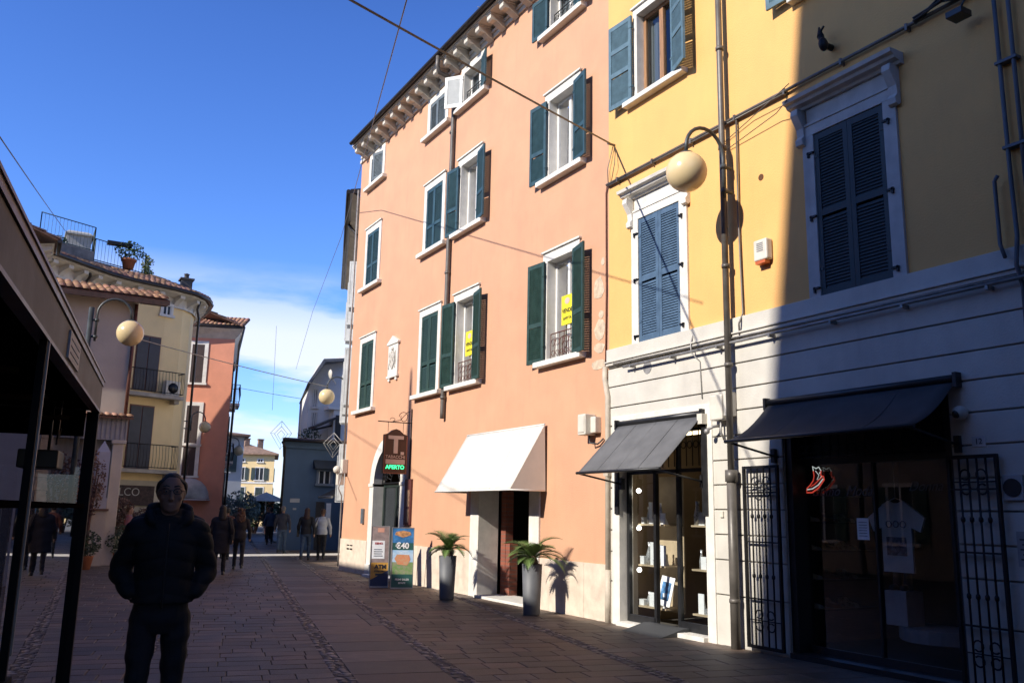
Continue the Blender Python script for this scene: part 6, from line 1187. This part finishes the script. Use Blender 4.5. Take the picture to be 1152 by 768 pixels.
def person(loc, face, h, label, group, *, pose='walk', phase=1, top=None, legs=None, hair='short', hairc=None, coat=False, bag=None, detail=False, puffer=False, arms='swing', wide=1.0):
    """local frame: +y is the way the person faces, z up; face = compass heading of that direction (degrees clockwise from world +y)"""
    k = h / 1.76; W = Matrix.Translation((loc[0], loc[1], 0)) @ Matrix.Rotation(-R(face), 4, 'Z') @ Matrix.Scale(k, 4)
    P = thing('person', label, 'person', (loc[0], loc[1], 0), group); vx = .0085 if detail else .013
    st = .16 * phase if pose == 'walk' else .03
    def leg(s):
        f = st * s
        hip = Vector((.095 * s, 0, .90)); knee = Vector((.10 * s, f * .8 + .03, .49)); ank = Vector((.105 * s, f * 1.25, .09 if f >= 0 else .13)); return hip, knee, ank
    if arms == 'pockets': AR_ = lambda s: [Vector((.175 * s, -.01, 1.42)), Vector((.252 * s, -.07, 1.17)), Vector((.185 * s, .045, 1.035)), Vector((.10 * s, .0, .98))]
    elif arms == 'bag': AR_ = lambda s: [Vector((.18 * s, 0, 1.42)), Vector((.25 * s, -.05, 1.14)), Vector((.19 * s, .16, 1.04)), Vector((.14 * s, .22, 1.05))]
    else: AR_ = lambda s: [Vector((.18 * s, 0, 1.42)), Vector((.27 * s, -.02 - st * s * .5, 1.13)), Vector((.285 * s, .05 - st * s * 1.0, .90)), Vector((.285 * s, .07 - st * s * 1.1, .84))]
    def body(bm):
        loft(bm, [(0, 0, .86, .09, .07), (0, 0, .90, .135, .09), (0, 0, .97, .14, .10), (0, .005, 1.10, .135, .10), (0, .005, 1.25, .155, .11), (0, 0, 1.38, .17, .105), (0, -.005, 1.445, .12, .075), (0, -.005, 1.49, .06, .06)])
        limb(bm, [(0, -.01, 1.44), (0, 0, 1.50), (0, .01, 1.56)], [.062, .056, .055])
        # head
        loft(bm, [(0, .055, 1.523, .022, .022), (0, .045, 1.538, .045, .055), (0, .022, 1.56, .058, .078), (0, .012, 1.59, .066, .088), (0, .005, 1.63, .073, .095), (0, .0, 1.67, .076, .098), (0, -.004, 1.705, .071, .092), (0, -.008, 1.735, .055, .073), (0, -.01, 1.755, .030, .042)], 24)
        limb(bm, [(0, .096, 1.655), (0, .108, 1.63), (0, .116, 1.608)], [.009, .011, .0135], 8); blob(bm, (0, .108, 1.604), (.017, .012, .010)); blob(bm, (.03, .086, 1.678), (.026, .012, .008)); blob(bm, (-.03, .086, 1.678), (.026, .012, .008))
        blob(bm, (0, .094, 1.572), (.024, .012, .007)); blob(bm, (0, .092, 1.560), (.020, .012, .007)); blob(bm, (0, .078, 1.535), (.022, .018, .014))
        for s in (-1, 1):
            blob(bm, (.076 * s, -.005, 1.64), (.010, .020, .032)); blob(bm, (.032 * s, .082, 1.655), (.016, .012, .009)); blob(bm, (.045 * s, .065, 1.615), (.022, .02, .02))
            hp, kn, an = leg(s); limb(bm, [hp, hp.lerp(kn, .5), kn, kn.lerp(an, .4) + Vector((0, -.015, 0)), an], [.072, .062, .045, .043, .032]); limb(bm, [an + Vector((0, -.03, -.04)), an + Vector((.01 * s, .13, -.055))], [.035, .032])
            a = AR_(s); limb(bm, [a[0] + Vector((-.03 * s, 0, 0)), a[0].lerp(a[1], .5), a[1], a[1].lerp(a[2], .6), a[2]], [.052, .045, .038, .032, .025])
            dr = (a[3] - a[2]).normalized(); pm = a[2] + dr * .05; limb(bm, [a[2], pm, pm + dr * .035], [.024, .032, .030], 10)
            sd = dr.cross(Vector((1, 0, 0))).normalized()
            for q, (o_, ln) in enumerate(((-.027, .062), (-.009, .075), (.009, .070), (.026, .055))):
                b0 = pm + dr * .03 + sd * o_; cu = Vector((-s * .3, 0, 0)); limb(bm, [b0, b0 + dr * ln * .5 + cu * .012, b0 + dr * ln * .85 + cu * .05], [.0092, .0088, .0078], 8)
            limb(bm, [a[2] + dr * .02 + sd * .02, pm + sd * .045 + Vector((-s * .01, 0, 0)), pm + sd * .055 + dr * .03 + Vector((-s * .015, 0, 0))], [.011, .010, .0085], 8)
    skinned('body', body, SKIN, P, W, vx if not detail else .006, 2 if not detail else 3)
    ex = .022 if puffer else .014
    def jacket(bm):
        z0 = .55 if coat else (.985 if puffer else .88)
        secs = [(0, 0, z0, .185 * wide + ex * .4, .14 + ex * .4), (0, 0, z0 + .04, .178 * wide + ex, .13 + ex), (0, 0, 1.05, .166 * wide + ex, .125 + ex), (0, .005, 1.12, .155 * wide + ex, .115 + ex), (0, .005, 1.26, .172 * wide + ex, .122 + ex), (0, 0, 1.36, .185 * wide + ex, .115 + ex), (0, -.005, 1.44, .15 * wide + ex * .6, .09 + ex * .5), (0, -.005, 1.50, .085, .08)]
        loft(bm, secs, 24)
        if puffer: loft(bm, [(0, -.02, 1.42, .12, .10), (0, -.025, 1.48, .105, .085), (0, -.03, 1.53, .088, .07), (0, -.03, 1.555, .08, .062)], 20); limb(bm, [(.03, .085, 1.42), (.10, .07, 1.475), (.115, .0, 1.53), (.075, -.085, 1.555), (-.075, -.085, 1.555), (-.115, .0, 1.53), (-.10, .07, 1.475), (-.03, .085, 1.42)], [.018, .026, .03, .034, .034, .03, .026, .018]); limb(bm, [(-.20, -.03, 1.475), (-.1, -.11, 1.49), (.1, -.11, 1.49), (.20, -.03, 1.475)], [.015, .04, .04, .015])
        for s in (-1, 1):
            a = AR_(s); limb(bm, [a[0] + Vector((-.05 * s, 0, -.01)), a[0] + Vector((.0 * s, 0, -.02)), a[0].lerp(a[1], .5), a[1], a[1].lerp(a[2], .5), a[2] - (a[2] - a[1]).normalized() * .01], [.06 + ex, .062 + ex * .9, .054 + ex * .8, .050 + ex * .8, .044 + ex * .7, .038 + ex * .35])
    qd = (lambda p, n: .011 * (abs(math.sin(math.pi * (p.z + .25 * abs(p.x)) / .105)) ** .6 - .6) + .005 * noise.noise(p * 14)) if puffer else (lambda p, n: .006 * noise.noise(p * 9) + .004 * math.sin(p.z * 26 + p.x * 10))
    jk = skinned('jacket', jacket, top, P, W, vx, 3, qd)
    def trous(bm):
        loft(bm, [(0, 0, .80, .10, .10), (0, 0, .87, .160, .122), (0, 0, 1.0, .158, .120), (0, 0, 1.05, .152, .116)])
        for s in (-1, 1):
            hp, kn, an = leg(s); limb(bm, [hp + Vector((0, 0, -.02)), hp.lerp(kn, .5), kn, kn.lerp(an, .5) + Vector((0, -.01, 0)), an + Vector((0, 0, -.0))], [.090, .080, .062, .058, .052])
    skinned('trousers', trous, legs, P, W, vx, 3, lambda p, n: .008 * noise.noise(Vector((p.x * 9, p.y * 9, p.z * 16))) + .003 * math.sin(p.z * 45 + p.x * 20))
    for s in (-1, 1):
        hp, kn, an = leg(s)
        def shoe(bm, an=an, s=s):
            z = an.z - .09; loft(bm, [(an.x + .005 * s, an.y + .05, z + .005, .045, .135, .8), (an.x + .005 * s, an.y + .05, z + .03, .046, .135, .8), (an.x + .003 * s, an.y + .02, z + .07, .042, .10), (an.x, an.y, z + .12, .042, .05)], 18)
        skinned('shoe', shoe, mat('dark shoe leather', (.02, .018, .016), .4, .1, 6), P, W, .010, 2)
    hc = hairc or mat('dark hair', (.018, .013, .010), .6, .3, 30, .3, 120, stretch=(1, 1, .15))
    def hairf(bm):
        if hair == 'balding':
            for s in (-1, 1): limb(bm, [(.052 * s, .035, 1.715), (.072 * s, .0, 1.70), (.075 * s, -.035, 1.66), (.058 * s, -.07, 1.62)], [.016, .02, .022, .024])
            loft(bm, [(0, -.045, 1.56, .055, .045), (0, -.04, 1.62, .073, .065), (0, -.03, 1.68, .080, .076), (0, -.016, 1.73, .066, .078), (0, -.012, 1.758, .045, .055), (0, -.012, 1.772, .02, .03)])
        else:
            loft(bm, [(0, -.03, 1.58, .066, .07), (0, -.025, 1.64, .083, .083), (0, -.02, 1.70, .085, .09), (0, -.015, 1.755, .06, .072), (0, -.012, 1.775, .03, .04)])
            for s in (-1, 1): limb(bm, [(.045 * s, .055, 1.735), (.07 * s, .02, 1.71), (.078 * s, -.01, 1.67)], [.02, .025, .02])
            if hair in ('long', 'curly'):
                w_ = .13 if hair == 'curly' else .10; loft(bm, [(0, -.06, 1.34, w_ * .7, .05), (0, -.06, 1.42, w_ * 1.05, .08), (0, -.05, 1.52, w_, .085), (0, -.035, 1.64, w_ * .85, .085), (0, -.02, 1.75, .06, .07)])
            if hair == 'curly':
                random.seed(2)
                for _ in range(46): a = random.uniform(0, 6.28); z = random.uniform(1.36, 1.76); rr = .11 if z < 1.6 else .085; blob(bm, (rr * math.cos(a), -.05 + (rr * .7) * math.sin(a) * (1 if math.sin(a) < 0 else .3), z), (.032, .032, .03), None, 8, 6)
    skinned('hair', hairf, hc, P, W, .009, 2, lambda p, n: .004 * noise.noise(p * 60))
    if bag:
        b = MB(); s = bag[0]; b.box(-.02 + s * .25, s * .25 + .05 * s, -.13, .15, .78, 1.02); q = b.build('tmp', bag[1], None); ve = [W @ v.co for v in q.data.vertices]; fs = [tuple(p.vertices) for p in q.data.polygons]; bpy.data.objects.remove(q)
        c = W @ Vector((s * .27, 0, .8)); T = thing('shoulder_bag', bag[2], 'bag', tuple(c)); b = MB(); b.add(ve, fs); b.build('bag_body', bag[1], T, bevel=.02); b = MB(); b.tube([W @ Vector(v) for v in ((s * .26, .1, 1.0), (s * .21, .13, 1.3), (s * .12, .06, 1.475), (s * .16, -.06, 1.46), (s * .23, -.14, 1.25), (s * .26, -.1, 1.0))], .013, 6); b.build('strap', bag[1], T)
    if detail:
        b = MB(); 
        for s in (-1, 1): b.tube([W @ Vector((s * .034 + .024 * math.cos(t), .112 - .012 * abs(math.cos(t)) , 1.654 + .017 * math.sin(t))) for t in [j * math.pi / 8 for j in range(17)]], .0022, 5); b.tube([W @ Vector(v) for v in ((s * .058, .102, 1.66), (s * .079, .06, 1.66), (s * .083, -.02, 1.652))], .0022, 5)
        b.tube([W @ Vector(v) for v in ((-.011, .113, 1.658), (0, .117, 1.661), (.011, .113, 1.658))], .0022, 5)
        T = b.build('spectacles', BLK, None, ORI[P.name]); T.location = (0, 0, 0); T.parent = P
        EY = mat('eye white', (.25, .21, .19), .4); IR = mat('dark iris', (.02, .012, .008), .1)
        for s in (-1, 1): b = MB(); b.sphere(W @ Vector((.031 * s, .0855, 1.655)), .0098, 12, 8); e_ = b.build('eye', EY, P); b = MB(); b.sphere(W @ Vector((.031 * s, .0918, 1.654)), .0056, 8, 6); b.build('iris', IR, e_)
        b = MB()
        for s in (-1, 1):
            b.tube([W @ Vector((s * .012, .105, 1.684)), W @ Vector((s * .034, .1, 1.690)), W @ Vector((s * .055, .082, 1.683))], [.003, .0045, .002], 6)
        b.build('eyebrow', hc, P)
        b = MB(); b.tube([W @ Vector((0, .158 - .00 * j, 1.46 - j * .055)) for j in range(10)], .006, 6); b.build('zip', DGREY, jk)
    return P
BKC = mat('black padded cloth', (.009, .009, .010), .8, .2, 12, .15, 90); DN_ = mat('near black denim', (.014, .014, .018), .8, .2, 14, .2, 160); JN = mat('blue denim', (.045, .075, .13), .8, .2, 12, .2, 120); DKB = mat('dark coat wool', (.016, .015, .018), .85, .2, 10, .2, 90)
person((.94, 6.05), 188, 1.79, 'man in a black padded jacket, spectacles and hands in his pockets walking towards the camera', None, pose='walk', phase=.35, top=BKC, legs=DN_, hair='balding', hairc=mat('grey brown hair', (.045, .038, .032), .6, .3, 40, .3, 140), puffer=True, arms='pockets', detail=True, wide=.94)
GW_ = 'people walking in the street beyond'
person((5.66, 24.6), 14, 1.60, 'woman with big curly auburn hair in black walking away alone', GW_, phase=-.7, top=DKB, legs=DKB, hair='curly', hairc=mat('auburn hair', (.10, .045, .02), .6, .4, 30, .4, 90))
person((4.75, 22.6), 16, 1.66, 'person with long dark hair and long black coat half hidden behind the front man', GW_, phase=.6, top=DKB, legs=DKB, hair='long', coat=True, wide=1.25, bag=(1, BKC, 'black bag carried by the person in the long black coat'))
person((6.35, 29.5), 12, 1.62, 'person in a rust brown jacket just beyond the black coats', GW_, phase=.5, top=mat('rust brown cloth', (.12, .035, .022), .8), legs=DKB)
person((9.2, 33.3), 20, 1.72, 'grey haired man in a dark jacket and blue jeans walking away', GW_, phase=.4, top=mat('dark navy cloth', (.03, .03, .042), .8), legs=JN, hairc=mat('grey hair', (.15, .13, .12), .7))
person((8.72, 28.7), 24, 1.66, 'woman with long dark red hair, black jacket and jeans', GW_, phase=.8, top=DKB, legs=JN, hair='long', hairc=mat('dark red hair', (.05, .018, .012), .6, .3, 30), bag=(-1, BKC, 'dark bag at the hip of the woman with dark red hair'))
person((9.22, 28.6), 24, 1.64, 'woman in a white top and black trousers near the salmon corner', GW_, phase=-.6, top=mat('white knit', (.42, .43, .46), .8), legs=DKB, hairc=mat('auburn hair', None), wide=.98, bag=(-1, BKC, 'dark shoulder bag on the woman in the white top'))
person((12.2, 37.0), 30, 1.70, 'dark figure by the door of the blue house', GW_, phase=.2, top=BKC, legs=mat('brown trousers', (.10, .06, .045), .8))
person((12.1, 46.4), 190, 1.72, 'dark dressed person walking towards the camera in the distance', GW_, phase=.5, top=DKB, legs=DKB); person((12.9, 47.0), 190, 1.66, 'second dark dressed person in the distance, right of the first', GW_, phase=-.5, top=DKB, legs=JN)
person((10.0, 44.0), 10, 1.70, 'person in the distance above the curly haired woman', GW_, phase=.4, top=mat('grey brown coat', (.07, .06, .055), .8), legs=DKB); person((10.9, 41.5), 15, 1.68, 'person in a blue grey jacket in the distance', GW_, phase=-.4, top=mat('blue grey cloth', (.05, .07, .11), .8), legs=DKB)
person((14.4, 50.5), 200, 1.70, 'person in a brown coat left of the far salmon pillar', GW_, phase=.4, top=mat('rust brown cloth', None), legs=DKB)
person((3.25, 28.0), 100, 1.60, 'person in a blue and red top at the corner of the white house', GW_, phase=.2, top=mat('blue red print', (.30, .05, .03), .8, .3, 5, col2=(.05, .09, .16)), legs=DKB, hairc=mat('auburn hair', None))
# a parked car deep in the side street
def car(c, yawd, col, label):
    P = thing('parked_car', label, 'car', c); M = Matrix.Translation(c) @ Matrix.Rotation(R(yawd), 4, 'Z'); mt = mat('car paint ' + label[:4], col, .25, .03, 2, metal=.2)
    b = MB(); side = [(-2.0, .35), (-2.02, .75), (-1.9, .92), (-1.2, .98), (-.7, 1.40), (.7, 1.46), (1.5, 1.05), (1.95, .95), (2.05, .6), (2.0, .32)]
    n = len(side)
    for y0, y1, s in ((-.82, .82, 1),): 
        L_ = [M @ Vector((x, y0 + (.14 if z > 1.2 else 0), z)) for x, z in side]; R_ = [M @ Vector((x, y1 - (.14 if z > 1.2 else 0), z)) for x, z in side]; b.add(L_ + R_, [tuple(range(n))[::-1], tuple(range(n, 2 * n))] + [(i, (i + 1) % n, n + (i + 1) % n, n + i) for i in range(n)])
    b.build('body', mt, P, bevel=.06)
    b = MB(); b.add([M @ Vector(v) for v in ((1.48, -.6, 1.08), (1.48, .6, 1.08), (.76, .56, 1.43), (.76, -.56, 1.43))], [(0, 1, 2, 3)]); b.add([M @ Vector(v) for v in ((-1.22, -.6, 1.0), (-1.22, .6, 1.0), (-.74, .56, 1.38), (-.74, -.56, 1.38))], [(0, 1, 2, 3)]); b.v = [tuple(Vector(v) + Vector((0, 0, .03))) for v in b.v]; b.build('windscreen', mat('dark window pane', None), P)
    for s in (-1, 1):
        b = MB(); b.add([M @ Vector(v) for v in ((-1.0, s * .80, 1.02), (1.25, s * .80, 1.06), (.65, s * .70, 1.38), (-.62, s * .70, 1.36))], [(0, 1, 2, 3)]); b.v = [tuple(Vector(v) + M.to_3x3() @ Vector((0, s * .02, 0))) for v in b.v]; b.build('side_window', mat('dark window pane', None), P)
        for x in (-1.25, 1.3): b = MB(); b.tube([M @ Vector((x, s * .66, .32)), M @ Vector((x, s * .85, .32))], .32, 20); w_ = b.build('wheel', DARKPL, P); b = MB(); b.tube([M @ Vector((x, s * .85, .32)), M @ Vector((x, s * .865, .32))], .19, 16); b.build('rim', GPIPE, w_)
        for x, mm_, nm in ((2.03, WHT, 'headlight'), (-2.02, mat('red lens', (.4, .02, .02), .3), 'tail_light')): b = MB(); b.box(x - .03, x + .02, s * .5, s * .74, .62, .78, M); b.build(nm, mm_, P)
car((13.9, 41.0, 0), 75, (.04, .05, .08), 'dark car parked beside the blue house, mostly hidden by the salmon corner') if 0 else None
print('objects', len(bpy.data.objects))
